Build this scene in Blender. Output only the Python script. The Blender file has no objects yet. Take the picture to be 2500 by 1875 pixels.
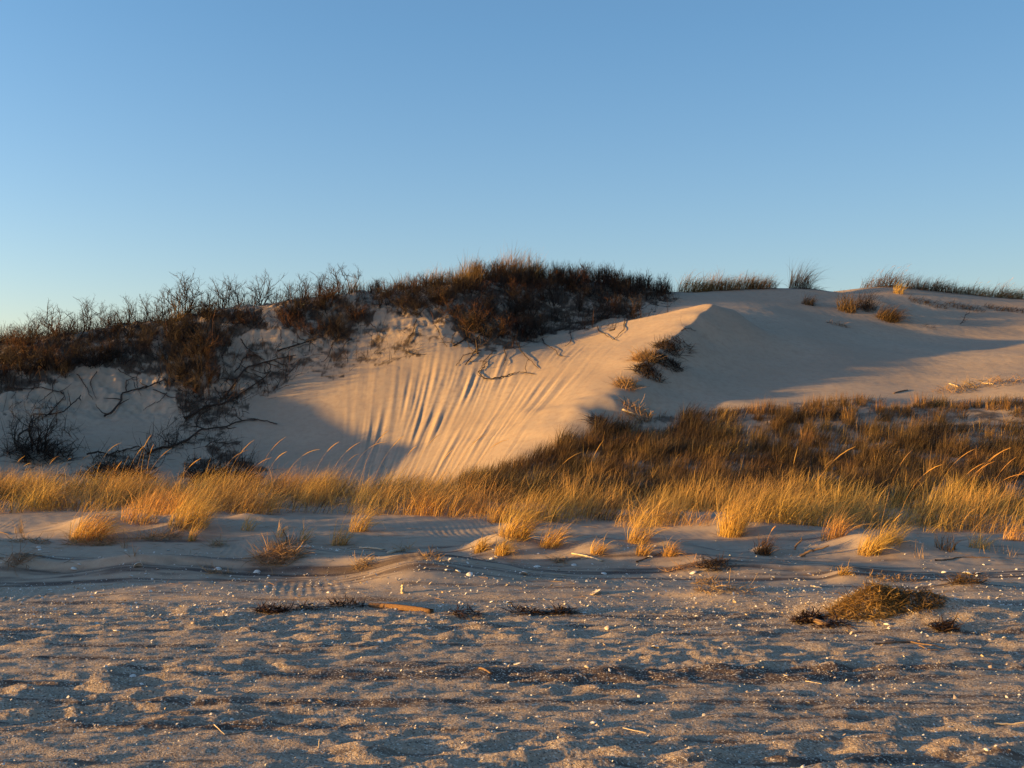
import bpy, math, random
import numpy as np
from mathutils import Vector, Matrix

# ------------------------------------------------------------------ camera, sky, sun, exposure
sc = bpy.context.scene
C = sc.collection
FPX, CX, CY = 2268.0, 1106.0, 829.5          # focal length and centre, in pixels of a 2212 px wide picture
EYE = 1.55
PITCH = math.atan((928.0 - CY) / FPX)
cam = bpy.data.cameras.new("camera")
cam.sensor_width = 36.0
cam.lens = 36.0 * FPX / 2212.0
cam.clip_start = 0.1
cam.clip_end = 8000.0
cam_ob = bpy.data.objects.new("camera", cam)
cam_ob.location = (0, 0, EYE)
cam_ob.rotation_euler = (math.pi / 2 + PITCH, 0, 0)
C.objects.link(cam_ob)
sc.camera = cam_ob

SUN_AZ = math.radians(-107.0)                 # clockwise from +Y
SUN_EL = math.radians(3.6)
world = bpy.data.worlds.new("World")
sc.world = world
world.use_nodes = True
wn = world.node_tree
sky = wn.nodes.new("ShaderNodeTexSky")
sky.sky_type = 'NISHITA'
sky.sun_disc = False
sky.sun_elevation = SUN_EL
sky.sun_rotation = SUN_AZ
sky.altitude = 0
sky.air_density = 1.0
sky.dust_density = 0.5
sky.ozone_density = 3.0
bg = wn.nodes["Background"]
wb = wn.nodes.new("ShaderNodeMix"); wb.data_type = 'RGBA'; wb.blend_type = 'MULTIPLY'; wb.inputs[0].default_value = 1.0
wb.inputs[7].default_value = (1.06, 0.96, 0.94, 1)      # the camera's white balance
wn.links.new(sky.outputs[0], wb.inputs[6])
# the sky is paler and warmer low down towards the sun side, deeper away from it
tcw = wn.nodes.new("ShaderNodeTexCoord"); sxyz = wn.nodes.new("ShaderNodeSeparateXYZ")
wn.links.new(tcw.outputs["Generated"], sxyz.inputs[0])
side = wn.nodes.new("ShaderNodeMapRange"); side.inputs[1].default_value = -.45; side.inputs[2].default_value = .45
side.inputs[3].default_value = 1.20; side.inputs[4].default_value = .77
wn.links.new(sxyz.outputs[0], side.inputs[0])
low = wn.nodes.new("ShaderNodeMapRange"); low.inputs[1].default_value = .06; low.inputs[2].default_value = .36
low.inputs[3].default_value = 1.0; low.inputs[4].default_value = .0
wn.links.new(sxyz.outputs[2], low.inputs[0])
tint = wn.nodes.new("ShaderNodeMix"); tint.data_type = 'RGBA'
tint.inputs[6].default_value = (.99, 1.02, 1.01, 1); tint.inputs[7].default_value = (1.26, 1.01, .94, 1)
wn.links.new(low.outputs[0], tint.inputs[0])
vm = wn.nodes.new("ShaderNodeVectorMath"); vm.operation = 'SCALE'
wn.links.new(tint.outputs[2], vm.inputs[0]); wn.links.new(side.outputs[0], vm.inputs["Scale"])
wb2 = wn.nodes.new("ShaderNodeMix"); wb2.data_type = 'RGBA'; wb2.blend_type = 'MULTIPLY'; wb2.inputs[0].default_value = 1.0
wn.links.new(wb.outputs[2], wb2.inputs[6]); wn.links.new(vm.outputs[0], wb2.inputs[7])
wn.links.new(wb2.outputs[2], bg.inputs[0])
bg.inputs[1].default_value = 0.14
sun = bpy.data.lights.new("sun", 'SUN')
sun.energy = 3.7
sun.angle = math.radians(0.8)
sun.color = (1.0, 0.565, 0.13)
sun_ob = bpy.data.objects.new("sun", sun)
C.objects.link(sun_ob)
sdir = Vector((math.sin(SUN_AZ) * math.cos(SUN_EL), math.cos(SUN_AZ) * math.cos(SUN_EL), math.sin(SUN_EL)))
sun_ob.location = sdir * 60
sun_ob.rotation_euler = (-sdir).to_track_quat('-Z', 'Y').to_euler()
sc.view_settings.view_transform = 'Standard'
sc.view_settings.look = 'None'
sc.view_settings.exposure = 1.85
sc.view_settings.gamma = 1.0
sc.cycles.max_bounces = 5
sc.cycles.diffuse_bounces = 3
sc.cycles.transparent_max_bounces = 4

rng = np.random.default_rng(7)
random.seed(7)

# ------------------------------------------------------------------ helpers
def at(px, py, d):
    """point d metres away along +Y, seen at pixel (px, py)"""
    cx = (np.asarray(px, float) - CX) / FPX
    cy = (CY - np.asarray(py, float)) / FPX
    fy = math.cos(PITCH) - cy * math.sin(PITCH)
    fz = math.sin(PITCH) + cy * math.cos(PITCH)
    s = d / fy
    return np.stack([cx * s, s * fy, EYE + fz * s], -1)

def perlin(x, y, seed=0):
    x = np.asarray(x, float); y = np.asarray(y, float)
    xi = np.floor(x).astype(np.int64); yi = np.floor(y).astype(np.int64)
    xf = x - xi; yf = y - yi
    def g(ix, iy, dx, dy):
        h = (ix * 374761393 + iy * 668265263 + seed * 1442695041) & 0xffffffff
        h = ((h ^ (h >> 13)) * 1274126177) & 0xffffffff
        h = (h ^ (h >> 16)) & 0xffff
        a = h * (2 * math.pi / 65536.0)
        return np.cos(a) * dx + np.sin(a) * dy
    u = xf * xf * xf * (xf * (xf * 6 - 15) + 10); v = yf * yf * yf * (yf * (yf * 6 - 15) + 10)
    a = g(xi, yi, xf, yf); b = g(xi + 1, yi, xf - 1, yf)
    c = g(xi, yi + 1, xf, yf - 1); d = g(xi + 1, yi + 1, xf - 1, yf - 1)
    return (a + u * (b - a)) * (1 - v) + (c + u * (d - c)) * v

def sst(a, b, x):
    t = np.clip((x - a) / (b - a), 0, 1)
    return t * t * (3 - 2 * t)

# ------------------------------------------------------------------ the terrain as one function of x, y
P = [  # (px, py, depth): where the sand surface is seen in the photograph, with its distance
 # left scarp: foot, face, crest
 (-350,1000,22.6),(-350,900,25.0),(-350,800,28.2),(-350,760,30.2),
 (-150,1022,22.6),(-150,930,25.0),(-150,830,27.8),(-150,760,30.2),
 (0,1035,22.5),(0,960,24.5),(0,880,26.5),(0,800,28.3),(0,742,29.9),
 (150,1040,22.9),(150,960,25.1),(150,880,27.1),(150,800,28.6),(150,722,30.5),
 (300,1042,23.2),(300,960,25.6),(300,880,27.7),(300,800,29.1),(300,702,31.1),
 (450,1045,23.4),(450,960,26.0),(450,880,28.0),(450,800,29.4),(450,735,30.5),(450,682,31.5),
 (600,1047,23.6),(600,960,26.4),(600,880,28.4),(600,800,29.9),(600,730,30.8),(600,662,31.9),
 (750,1050,23.3),(750,960,26.1),(750,880,28.2),(750,800,30.1),(750,720,31.6),(750,645,32.7),
 (900,1050,22.6),(900,960,25.5),(900,880,27.8),(900,800,30),(900,720,31.4),(900,632,33.8),
 (1050,1042,21.2),(1030,960,24.0),(1050,880,26.9),(1050,800,29.6),(1050,720,32),(1050,660,33.6),(1050,608,35.4),
 # lit face of the spur
 (1200,930,23.1),(1200,870,25.5),(1200,800,28.5),(1200,755,31.5),
 (1300,860,24.7),(1300,800,27.5),(1300,745,30.6),
 (1400,780,27.6),(1400,730,30.0),(1470,700,30.9),
 # crest of the spur
 (1150,738,33.2),(1200,731,33.4),(1250,722,33.4),(1300,712,33.3),(1350,702,33.2),(1400,692,33),(1450,681,32.8),(1500,670,32.5),(1540,665,32.2),
 (1510,690,31.1),(1480,715,30.1),(1450,740,29.1),(1420,770,28.0),(1390,800,26.9),(1360,835,25.7),(1330,868,24.6),(1290,905,23.7),(1240,940,22.9),
 (1190,968,22.4),(1130,998,21.6),(1080,1018,21.0),
 # bank behind the spur
 (1150,660,35),(1250,665,35.6),(1350,665,36),(1450,655,37),(1200,706,34.3),(1300,695,34.6),(1400,680,35),(1500,660,36),
 (1150,604,37),(1250,606,37.6),(1350,618,38.2),(1430,628,39),
 # shaded side of the spur and the right bowl
 (1590,672,32.8),(1560,700,31.4),(1530,740,30.2),(1490,790,28.4),(1450,840,26.6),(1400,880,25.1),(1350,920,24.1),
 (1600,740,30.8),(1560,800,28.7),(1520,860,26.3),(1470,900,25.0),
 (1620,700,33),(1700,712,33.6),(1800,722,34.5),(1900,735,35.3),(2000,738,36.2),(2100,730,37.2),(2212,718,38.4),(2400,700,40),
 (1700,770,30.6),(1800,785,30.4),(1900,795,30.2),(2000,795,30.4),(2100,785,30.8),(2212,770,31.4),(2400,740,33),
 (1620,860,26.6),(1720,855,26.9),(1820,846,27.2),(1920,842,27.4),(2050,834,27.8),(2212,815,28),(2400,800,29.5),
 (1600,655,37.2),(1700,660,38),(1800,665,38.8),(1900,652,40),(2000,670,40),(2100,678,40.6),(2212,672,41.6),
 # back ridge
 (1480,632,39.6),(1560,628,40.2),(1650,622,41),(1740,622,42),(1800,634,43),(1850,625,43.2),(1930,616,43.6),(2030,628,44.2),(2130,640,45),(2212,644,45.6),(2400,640,47),
 # foredune under the dark grass, right
 (1350,950,23.6),(1500,912,24.6),(1600,885,25.1),(1700,876,25.4),(1850,866,25.8),(1950,870,25.8),(2060,868,26),(2212,845,26.4),(2400,830,27),
 (1250,1000,21.3),(1400,985,21.6),(1600,960,22.6),(1800,950,23),(2000,945,23.2),(2212,935,23.4),(2400,930,23.4),
 (1200,1050,19.8),(1400,1050,19.4),(1600,1040,19.8),(1800,1035,19.9),(2000,1035,19.8),(2212,1030,19.8),(2400,1030,19.8),
 (1400,1100,17.2),(1600,1100,17),(1800,1100,17),(2000,1105,16.8),(2212,1110,16.6),(2400,1110,16.6),
]
pts = np.array([at(a, b, d) for a, b, d in P])
W = [(x, y, z) for x, y, z in [
 # beyond the crest the dune sinks again; beach in front; the dune goes on past both edges
 (-14,36,3.4),(-9,38,4),(-4,43,5),(2,46,5.6),(6,50,6.2),(12,54,6),(18,57,6),(26,59,6),(-20,40,3),(-10,50,3.5),(0,56,4.5),(10,62,5),(24,64,5),
 (-16,16.2,.4),(-17,18.5,1.1),(-16.5,21,2.1),(-17,24,2.5),(-20,14,.15),(-20,17,.6),(-20,20,1.1),(-20,24,3.2),(-20,28,4.0),(-27,12,.15),(-27,16,.6),(-27,20,1.2),(-27,24,2.6),(-27,30,4.6),  # unseen nose at the left, heights set to shade the bowl foot and left slope
 (22,12,.2),(22,16,.55),(26,20,1.2),(28,30,3.3),(28,40,5.5)]]
for xx in (-14,-10.5,-7,-3.5,0,3.5,7,10.5,14):
    for yy, zz in ((2,0.0),(5,0.0),(8,0.0),(10,.02),(12,.09),(14,.19),(15.6,.28)):
        W.append((xx, yy, zz))
for xx in (-10,-7,-3.5,0,3.5):
    W.append((xx, 17.2, .36))
W.append((-12,17.6,.4)); W.append((-4,18.8,.44)); W.append((-8,18.6,.44)); W.append((0,18.4,.46))
pts = np.vstack([pts, np.array(W, float)])
SM2 = 0.22 ** 2
_A = np.sqrt(((pts[:, None, :2] - pts[None, :, :2]) ** 2).sum(-1) + SM2)
_n = len(pts)
_B = np.zeros((_n + 3, _n + 3))
_B[:_n, :_n] = _A - np.eye(_n) * 0.03
_B[:_n, _n] = 1; _B[:_n, _n + 1:] = pts[:, :2]
_B[_n, :_n] = 1; _B[_n + 1:, :_n] = pts[:, :2].T
_w = np.linalg.solve(_B, np.concatenate([pts[:, 2], np.zeros(3)]))

def rbf(x, y):
    out = np.empty(x.shape)
    xf, yf, of = x.ravel(), y.ravel(), out.ravel()
    for s in range(0, xf.size, 40000):
        xs, ys = xf[s:s + 40000], yf[s:s + 40000]
        r = np.sqrt((xs[:, None] - pts[None, :, 0]) ** 2 + (ys[:, None] - pts[None, :, 1]) ** 2 + SM2)
        of[s:s + 40000] = r @ _w[:_n] + _w[_n] + _w[_n + 1] * xs + _w[_n + 2] * ys
    return of.reshape(x.shape)

def outer(x, y):
    return -0.04 * np.clip(2 - y, 0, 40) + 4.2 * sst(17, 30, y) * (1 - 0.8 * sst(45, 75, y))

GX = np.arange(-29, 31.01, 0.2); GY = np.arange(2, 62.01, 0.2)

# embryo dunes: (px, py of the foot line, half-width m, depth half-length m, height m, lee skew)
MOUNDS = [(905,1246,.70,.6,.19,.35),(640,1212,.55,.6,.17,.2),(1885,1312,.46,.38,.24,1.0),(290,1232,.7,.5,.12,.3),(40,1222,.3,.4,.14,.2),
          (1545,1226,.5,.4,.13,.3),(1090,1200,.5,.5,.14,.3),(1290,1205,.45,.5,.12,.2),(1860,1190,.6,.6,.16,.4),(200,1160,.6,.7,.16,.3),
          (400,1165,.5,.6,.12,.3),(1600,1165,.7,.6,.14,.4),(1570,1275,.45,.3,.06,.5),(1400,1208,.6,.4,.08,.3),(2080,1255,.3,.3,.07,.3),(580,1180,.4,.4,.1,.4)]
MOUNDS += [(a, b, .24, .22, .075, .8) for a, b in ((185,1165),(405,1142),(532,1146),(730,1178),(1035,1192),(1082,1198),(1108,1158),(1186,1180),(1290,1196),(1385,1196),(1445,1200),(1580,1157),(1648,1198),(1875,1197),(1822,1240),(2112,1184))]
MW = [(-10.2, 9.9, 1.4, 1.4, 1.0, .2), (-8.1, 9.2, .8, .5, .4, .2)]  # unseen mounds left of view, added to shade the middle beach
for (px, py, a, b, h, sk) in MOUNDS:
    d = FPX * (EYE - 0.10) / (py - 928.0)
    MW.append(((px - CX) / FPX * d, d, a, b, h, sk))

def coarse(x, y):
    """dune body without the small relief"""
    x = np.asarray(x, float); y = np.asarray(y, float)
    z = rbf(x, y)
    e = np.maximum(np.maximum(sst(24, 29, np.abs(x)), sst(56, 63, y)), sst(5, 3, y))
    return z * (1 - e) + outer(x, y) * e

CREST = at(*np.array([(1180,734,33.3),(1250,722,33.4),(1300,712,33.3),(1350,702,33.2),(1400,692,33),(1450,681,32.8),(1500,670,32.5),(1540,665,32.2),(1510,690,31.1),(1480,715,30.1),(1450,740,29.1),(1420,770,28.1),(1390,800,27.1)]).T)
def crest_dist(x, y):
    d = np.full(np.shape(x), 9.0)
    for a, b in zip(CREST[:-1], CREST[1:]):
        ex, ey = b[0] - a[0], b[1] - a[1]
        t = np.clip(((x - a[0]) * ex + (y - a[1]) * ey) / (ex * ex + ey * ey), 0, 1)
        d = np.minimum(d, np.hypot(x - a[0] - t * ex, y - a[1] - t * ey))
    return d

def gully_u(x, y):
    return (x + 2.86) / np.maximum(y - 14.1, 1.0)

def relief(x, y):
    z = np.zeros(x.shape)
    # mounds
    for (mx, my, a, b, h, sk) in MW:
        dx = (x - mx) / (a * np.where(x > mx, 1 + sk * 1.6, 0.75)); dy = (y - my) / (b * np.where(y > my, 1.5, 0.7))
        z += h * np.exp(-(dx * dx + dy * dy) ** 0.85)
    # gullies down the open face
    u = gully_u(x, y)
    m = sst(-.19, -.13, u) * (1 - sst(.30, .42, u)) * sst(21.5, 23.5, y) * (1 - sst(29.0, 32.5, y))
    m = m * (0.35 + 0.65 * sst(-.16, -.04, u)) 
    uu = u * 62 + .7 * perlin(u * 8, y * .16, 3)
    g = .9 * perlin(uu * 1.25, y * 0.13, 14) + .3 * perlin(uu * .6, y * 0.16, 18) + .6 * perlin(uu * 2.2, y * .35, 6)
    brk = .35 + .8 * sst(-.25, .35, perlin(u * 16, y * .40, 7))
    amp = (0.030 * sst(-0.14, .0, u) * (1 - 0.6 * sst(.10, .28, u)) + 0.016) * brk
    z += m * amp * g
    # runnels on the shaded slope at the left
    v = (x + 4.2) / np.maximum(31 - y, 1.5) - 0.0
    m2 = sst(-15, -12, -np.abs(x + 9) * 2.2) * sst(20.3, 21.5, y) * (1 - sst(25.5, 27, y))
    s = (x * 0.80 - (y - 22) * 0.60)
    z += m2 * 0.06 * (perlin(s * 1.9, (x + y) * 0.16, 11) + 0.5 * perlin(s * 4.5, (x + y) * .3, 12))
    # lumpy scarp under the brush
    yb = np.interp(x, [-14, -12.5, -7.75, -6.65, -2.85, -.75, .65, 3, 5], [25, 25.6, 27.2, 29.6, 31.2, 30.8, 33.8, 35, 36])
    br = sst(0, 1.2, y - yb) * (1 - sst(5.0, 7, x)) * (1 - sst(38, 40, y))
    z += br * (0.14 * perlin(x * 1.1, y * 1.3, 21) + 0.10 * perlin(x * 2.7, y * 3.1, 22) + 0.06 * perlin(x * 6, y * 6, 23))
    # grassed foredune
    gr = sst(1.0, 3.0, x + 0.5 * (y - 19)) * sst(15.5, 17.5, y) * (1 - sst(25.0, 26.5, y))
    z += gr * (0.10 * perlin(x * .8, y * .8, 31) + 0.03 * perlin(x * 2.2, y * 2.2, 32))
    # trodden and wind-blown beach in front
    near = 1 - sst(8.6, 9.8, y)
    sx = x * .95 + y * .30; sy = y * .95 - x * .30
    b1 = perlin(sx * 2.8, sy * 7.5, 41) - .6 * np.abs(perlin(sx * 2.2, sy * 6, 46)); b2 = perlin(sx * 6.5, sy * 14, 42); b3 = perlin(x * 11, y * 14, 43)
    tr = .55 + .9 * sst(-.2, .3, perlin(x * .6, y * .9, 44))
    z += near * tr * (0.033 * b1 + 0.014 * b2 + 0.005 * b3 + .0026 * perlin(x * 24, y * 26, 48) * (.5 + perlin(x * 2.3, y * 3.1, 49)) + .0016 * perlin(x * 47, y * 50, 50) + .011 * np.abs(perlin(sx * 1.3, sy * 8, 47)) + .007 * perlin(x * 1.0, y * 1.8, 45))
    mid = (1 - near) * (1 - sst(15, 17, y))
    z += mid * (0.035 * perlin(x * .55, y * 1.1, 51) + 0.012 * perlin(x * 1.7, y * 2.4, 52) + 0.006 * perlin(x * 6, y * 9, 53))
    yw = y + .30 * perlin(x * .45, y * .3, 55) + .07 * perlin(x * 2.2, y * .8, 56)
    for y0, hh, sd in ((9.55, .022, 57), (10.35, .02, 58), (10.95, .04, 59), (11.7, .022, 60), (12.7, .02, 64)):
        z += mid * hh * sst(0, .10, yw - y0) * sst(-.05, .2, perlin(x * .4, x * 0 + y0, sd)) * (1 - sst(.3, 1.1, yw - y0))
    z += mid * .085 * sst(0, .10, yw - 10.95) * np.exp(-((x + 4.0) / 1.3) ** 4) * (1 - sst(.2, .9, yw - 10.95))
    z += mid * .05 * sst(0, .10, yw - 10.8) * np.exp(-((x + 1.2) / 1.3) ** 4) * (1 - sst(.2, .9, yw - 10.8))
    # wind ripples in patches
    rp = mid * sst(0.06, .30, perlin(x * .75 + 3, y * 1.0, 61))
    ph = (x * 0.97 + y * 0.22) * 2 * math.pi / 0.085 + 5.0 * perlin(x * 1.2, y * 1.2, 62)
    z += rp * 0.0015 * np.sin(ph)
    z += .13 * np.exp(-crest_dist(x, y) / .45)
    # soft undulation on the smooth bowl
    far = sst(26, 29, y)
    z += far * (0.05 * perlin(x * .35, y * .5, 71) + 0.012 * perlin(x * 1.3, y * 1.6, 72) + .006 * perlin(x * 3.8, y * 4.5, 73) + .003 * perlin(x * 9, y * 7, 74))
    return z

def height(x, y):
    x = np.asarray(x, float); y = np.asarray(y, float)
    return coarse(x, y) + relief(x, y)

def ground(px, py, d0=4.0, d1=48.0):
    """first point of the sand seen at pixel (px, py)"""
    px = np.atleast_1d(np.asarray(px, float)); py = np.atleast_1d(np.asarray(py, float))
    ds = d0 * (d1 / d0) ** np.linspace(0, 1, 500)
    out = np.full((px.size, 3), np.nan)
    for s in range(0, px.size, 200):
        q = np.stack([at(px[s:s + 200], py[s:s + 200], d) for d in ds], 1)      # n, 500, 3
        below = q[..., 2] < height(q[..., 0], q[..., 1])
        k = np.argmax(below, 1); ok = below.any(1)
        for i in range(q.shape[0]):
            if ok[i]:
                a = q[i, max(k[i] - 1, 0)]; b = q[i, k[i]]
                t = np.linspace(0, 1, 24)[:, None]
                m = a + (b - a) * t
                j = np.argmax(m[:, 2] < height(m[:, 0], m[:, 1]))
                out[s + i] = m[j]
    out[:, 2] = np.where(np.isnan(out[:, 0]), np.nan, height(np.nan_to_num(out[:, 0]), np.nan_to_num(out[:, 1])))
    return out

def mat(name):
    m = bpy.data.materials.new(name); m.use_nodes = True
    return m, m.node_tree.nodes, m.node_tree.links, m.node_tree.nodes["Principled BSDF"]

def raw_mesh(name, verts, faces, material=None, parent=None, smooth=False):
    """faces: int array (n, k), k = 3 or 4"""
    me = bpy.data.meshes.new(name)
    v = np.asarray(verts, np.float32); f = np.asarray(faces, np.int32)
    me.vertices.add(len(v)); me.vertices.foreach_set("co", v.ravel())
    k = f.shape[1]
    me.loops.add(f.size); me.loops.foreach_set("vertex_index", f.ravel())
    me.polygons.add(len(f)); me.polygons.foreach_set("loop_start", np.arange(0, f.size, k, dtype=np.int32))
    me.polygons.foreach_set("loop_total", np.full(len(f), k, np.int32))
    if smooth:
        me.polygons.foreach_set("use_smooth", np.ones(len(f), bool))
    me.update(calc_edges=True)
    if material: me.materials.append(material)
    o = bpy.data.objects.new(name, me); C.objects.link(o)
    if parent: o.parent = parent
    return o

def proj(x, y, z):
    """pixel where a point is seen in the photograph"""
    f = y * math.cos(PITCH) + (z - EYE) * math.sin(PITCH)
    u = -y * math.sin(PITCH) + (z - EYE) * math.cos(PITCH)
    f = np.maximum(f, .01)
    return CX + x / f * FPX, CY - u / f * FPX

def inside(px, py, poly):
    r = np.zeros(np.shape(px), bool)
    n = len(poly)
    for i in range(n):
        x1, y1 = poly[i]; x2, y2 = poly[(i + 1) % n]
        if y1 == y2: continue
        c = ((py >= min(y1, y2)) & (py < max(y1, y2)) & (px < (x2 - x1) * (py - y1) / (y2 - y1) + x1))
        r ^= c
    return r

# where the photograph shows brush on the scarp: (outline in pixels, share of the ground covered, litter)
BRUSH = [
 ([(-60,750),(0,730),(150,712),(300,690),(450,672),(560,664),(590,700),(530,722),(478,760),(465,830),(430,900),(400,920),(392,870),(300,800),(150,800),(60,830),(-60,850)], 1.0, .30),
 ([(590,660),(700,644),(800,634),(830,645),(800,690),(760,730),(700,740),(640,715),(600,690)], .9, .2),
 ([(980,616),(1050,596),(1150,590),(1300,596),(1430,620),(1440,660),(1400,670),(1290,705),(1180,725),(1130,745),(1050,760),(980,715)], 1.0, .25),
 ([(830,632),(980,614),(985,715),(900,690),(830,670)], .6, .1),
 ([(480,760),(620,740),(640,790),(560,850),(480,900),(420,930),(400,915),(470,850)], .34, .0),
 ([(640,720),(900,700),(960,740),(800,790),(640,820)], .26, -.1),
 ([(0,880),(160,870),(180,980),(120,1040),(0,1040)], .28, -.4),
 ([(380,900),(560,800),(640,760),(640,800),(560,860),(460,960),(330,1000),(300,980)], .34, -.2),
 ([(200,985),(330,970),(340,1035),(220,1045)], .5, .0),
 ([(400,1000),(480,965),(550,990),(580,1045),(400,1050)], .6, .1),
]
HILL = [(990,1050),(1130,1000),(1220,965),(1330,925),(1420,900),(1560,892),(1650,876),(1860,862),(1960,872),(2212,868),(2300,868),(2900,880),(2900,1120),(1700,1110),(1300,1100),(990,1080)]

# ------------------------------------------------------------------ sand
def sand_material():
    m, N, L, b = mat("sand")
    geo = N.new("ShaderNodeNewGeometry")
    def noise(scale, detail=3, rough=.55, vec=None):
        n = N.new("ShaderNodeTexNoise"); n.inputs["Scale"].default_value = scale
        n.inputs["Detail"].default_value = detail; n.inputs["Roughness"].default_value = rough
        L.new(vec or geo.outputs["Position"], n.inputs["Vector"]); return n
    def mix(f, a, bb, t='MIX'):
        x = N.new("ShaderNodeMix"); x.data_type = 'RGBA'; x.blend_type = t
        for s, v in ((x.inputs[0], f), (x.inputs[6], a), (x.inputs[7], bb)):
            if isinstance(v, (int, float)): s.default_value = v
            elif isinstance(v, tuple): s.default_value = v
            else: L.new(v, s)
        return x.outputs[2]
    def ramp(src, a, bb):
        r = N.new("ShaderNodeMapRange"); r.inputs[1].default_value = a; r.inputs[2].default_value = bb
        L.new(src, r.inputs[0]); return r.outputs[0]
    n1 = noise(.35, 4); n2 = noise(70, 3, .75); n3 = noise(6, 4, .6)
    col = mix(ramp(n1.outputs[0], .35, .65), (.36, .275, .20, 1), (.41, .32, .235, 1))
    col = mix(ramp(n3.outputs[0], .45, .75), col, (.33, .245, .178, 1))
    # dark heavy-mineral seams, and the shade painted along the ledge
    at_ = N.new("ShaderNodeAttribute"); at_.attribute_name = "seam_shade"
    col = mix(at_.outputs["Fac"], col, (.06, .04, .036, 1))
    al = N.new("ShaderNodeAttribute"); al.attribute_name = "litter"
    col = mix(al.outputs["Fac"], col, (.045, .03, .021, 1))
    # coarse grains
    at2 = N.new("ShaderNodeAttribute"); at2.attribute_name = "coarse"
    vo = N.new("ShaderNodeTexVoronoi"); vo.inputs["Scale"].default_value = 110
    L.new(geo.outputs["Position"], vo.inputs["Vector"])
    hs = N.new("ShaderNodeSeparateColor"); L.new(vo.outputs["Color"], hs.inputs[0])
    pale = N.new("ShaderNodeMath"); pale.operation = 'MULTIPLY'
    L.new(ramp(hs.outputs[0], .80, .9), pale.inputs[0]); L.new(at2.outputs["Fac"], pale.inputs[1])
    col = mix(pale.outputs[0], col, (.55, .48, .39, 1))
    dark = N.new("ShaderNodeMath"); dark.operation = 'MULTIPLY'
    L.new(ramp(hs.outputs[1], .8, .9), dark.inputs[0]); L.new(at2.outputs["Fac"], dark.inputs[1])
    col = mix(dark.outputs[0], col, (.17, .13, .10, 1))
    L.new(col, b.inputs["Base Color"])
    b.inputs["Roughness"].default_value = .95
    b.inputs["Specular IOR Level"].default_value = .15
    bp = N.new("ShaderNodeBump"); bp.inputs["Distance"].default_value = .012
    L.new(at2.outputs["Fac"], bp.inputs["Strength"])
    L.new(n2.outputs[0], bp.inputs["Height"])
    L.new(bp.outputs[0], b.inputs["Normal"])
    return m

def build_sand():
    ys = [4.3]
    while ys[-1] < 47:
        d = ys[-1]; ys.append(d + min(max(d * d / 1575 * .6, .012), .06))
    lo = -np.geomspace(.3, 300, 24)[::-1] + 4.3
    hi = 47 + np.geomspace(.2, 4000, 40)
    ys = np.concatenate([lo, ys, hi])
    ti = np.linspace(-.56, .56, 1150)
    to = .56 + np.geomspace(.004, 40, 80)
    ts = np.concatenate([-to[::-1], ti, to])
    Y, T = np.meshgrid(ys, ts, indexing='ij')
    X = T * np.clip(Y, 4.0, 120.0)
    Z = height(X, Y)
    nr, nc = X.shape
    idx = np.arange(nr * nc).reshape(nr, nc)
    f = np.stack([idx[:-1, :-1], idx[:-1, 1:], idx[1:, 1:], idx[1:, :-1]], -1).reshape(-1, 4)
    o = raw_mesh("sand_ground", np.stack([X, Y, Z], -1).reshape(-1, 3), f, sand_material(), smooth=True)
    o["kind"] = "structure"
    # seams of dark mineral sand, painted shade at the ledge, and where the sand is coarse
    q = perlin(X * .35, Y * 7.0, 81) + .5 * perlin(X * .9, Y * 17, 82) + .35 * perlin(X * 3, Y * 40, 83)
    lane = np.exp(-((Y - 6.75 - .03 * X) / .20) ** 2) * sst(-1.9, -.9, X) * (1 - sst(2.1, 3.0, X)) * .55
    lane += np.exp(-((Y - 10.9) / .7) ** 2) * .28 + .10 * (1 - sst(9, 10, Y))  # ledge band: the step's shadow put into the sand colour
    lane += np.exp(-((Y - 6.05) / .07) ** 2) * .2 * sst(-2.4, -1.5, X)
    seam_shade = sst(.16, .46, q * .62 + lane + .03) * (1 - sst(13, 15, Y)) * .88
    co = 1 - sst(8.9, 10.2, Y + .35 * perlin(X * 1.5, Y * 1.5, 85)); co = .12 + .88 * co
    lit = np.zeros(X.shape)
    px, py = proj(X, Y, Z)
    nz = perlin(X * 2.1, Y * 2.6, 91) + .6 * perlin(X * 6, Y * 7, 92) + .4 * perlin(X * 17, Y * 17, 93)
    near = (Y > 14) & (Y < 46)
    for poly, dens, w in BRUSH:
        k = near & inside(px + 40 * perlin(X * 1.1, Y * 1.1, 94) + 20 * perlin(X * 4, Y * 4, 96), py + 34 * perlin(X * 1.1, Y * 1.1, 95) + 16 * perlin(X * 4, Y * 4, 97), poly)
        lit = np.where(k, np.maximum(lit, sst(-.25, .35, nz + w) * .9), lit)
    k = near & inside(px, py, HILL)
    lit = np.where(k, np.maximum(lit, sst(-.3, .5, nz) * .75), lit)
    for nm, a in (("seam_shade", seam_shade), ("coarse", co), ("litter", lit)):
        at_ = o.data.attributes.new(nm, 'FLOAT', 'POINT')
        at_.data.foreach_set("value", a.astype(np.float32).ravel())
    return o
build_sand()

# ------------------------------------------------------------------ builders for things that grow and lie about
def tag(o, label, cat, group=None):
    o["label"] = label; o["category"] = cat
    if group: o["group"] = group
    return o

def stuff(o):
    o["kind"] = "stuff"; return o

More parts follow.
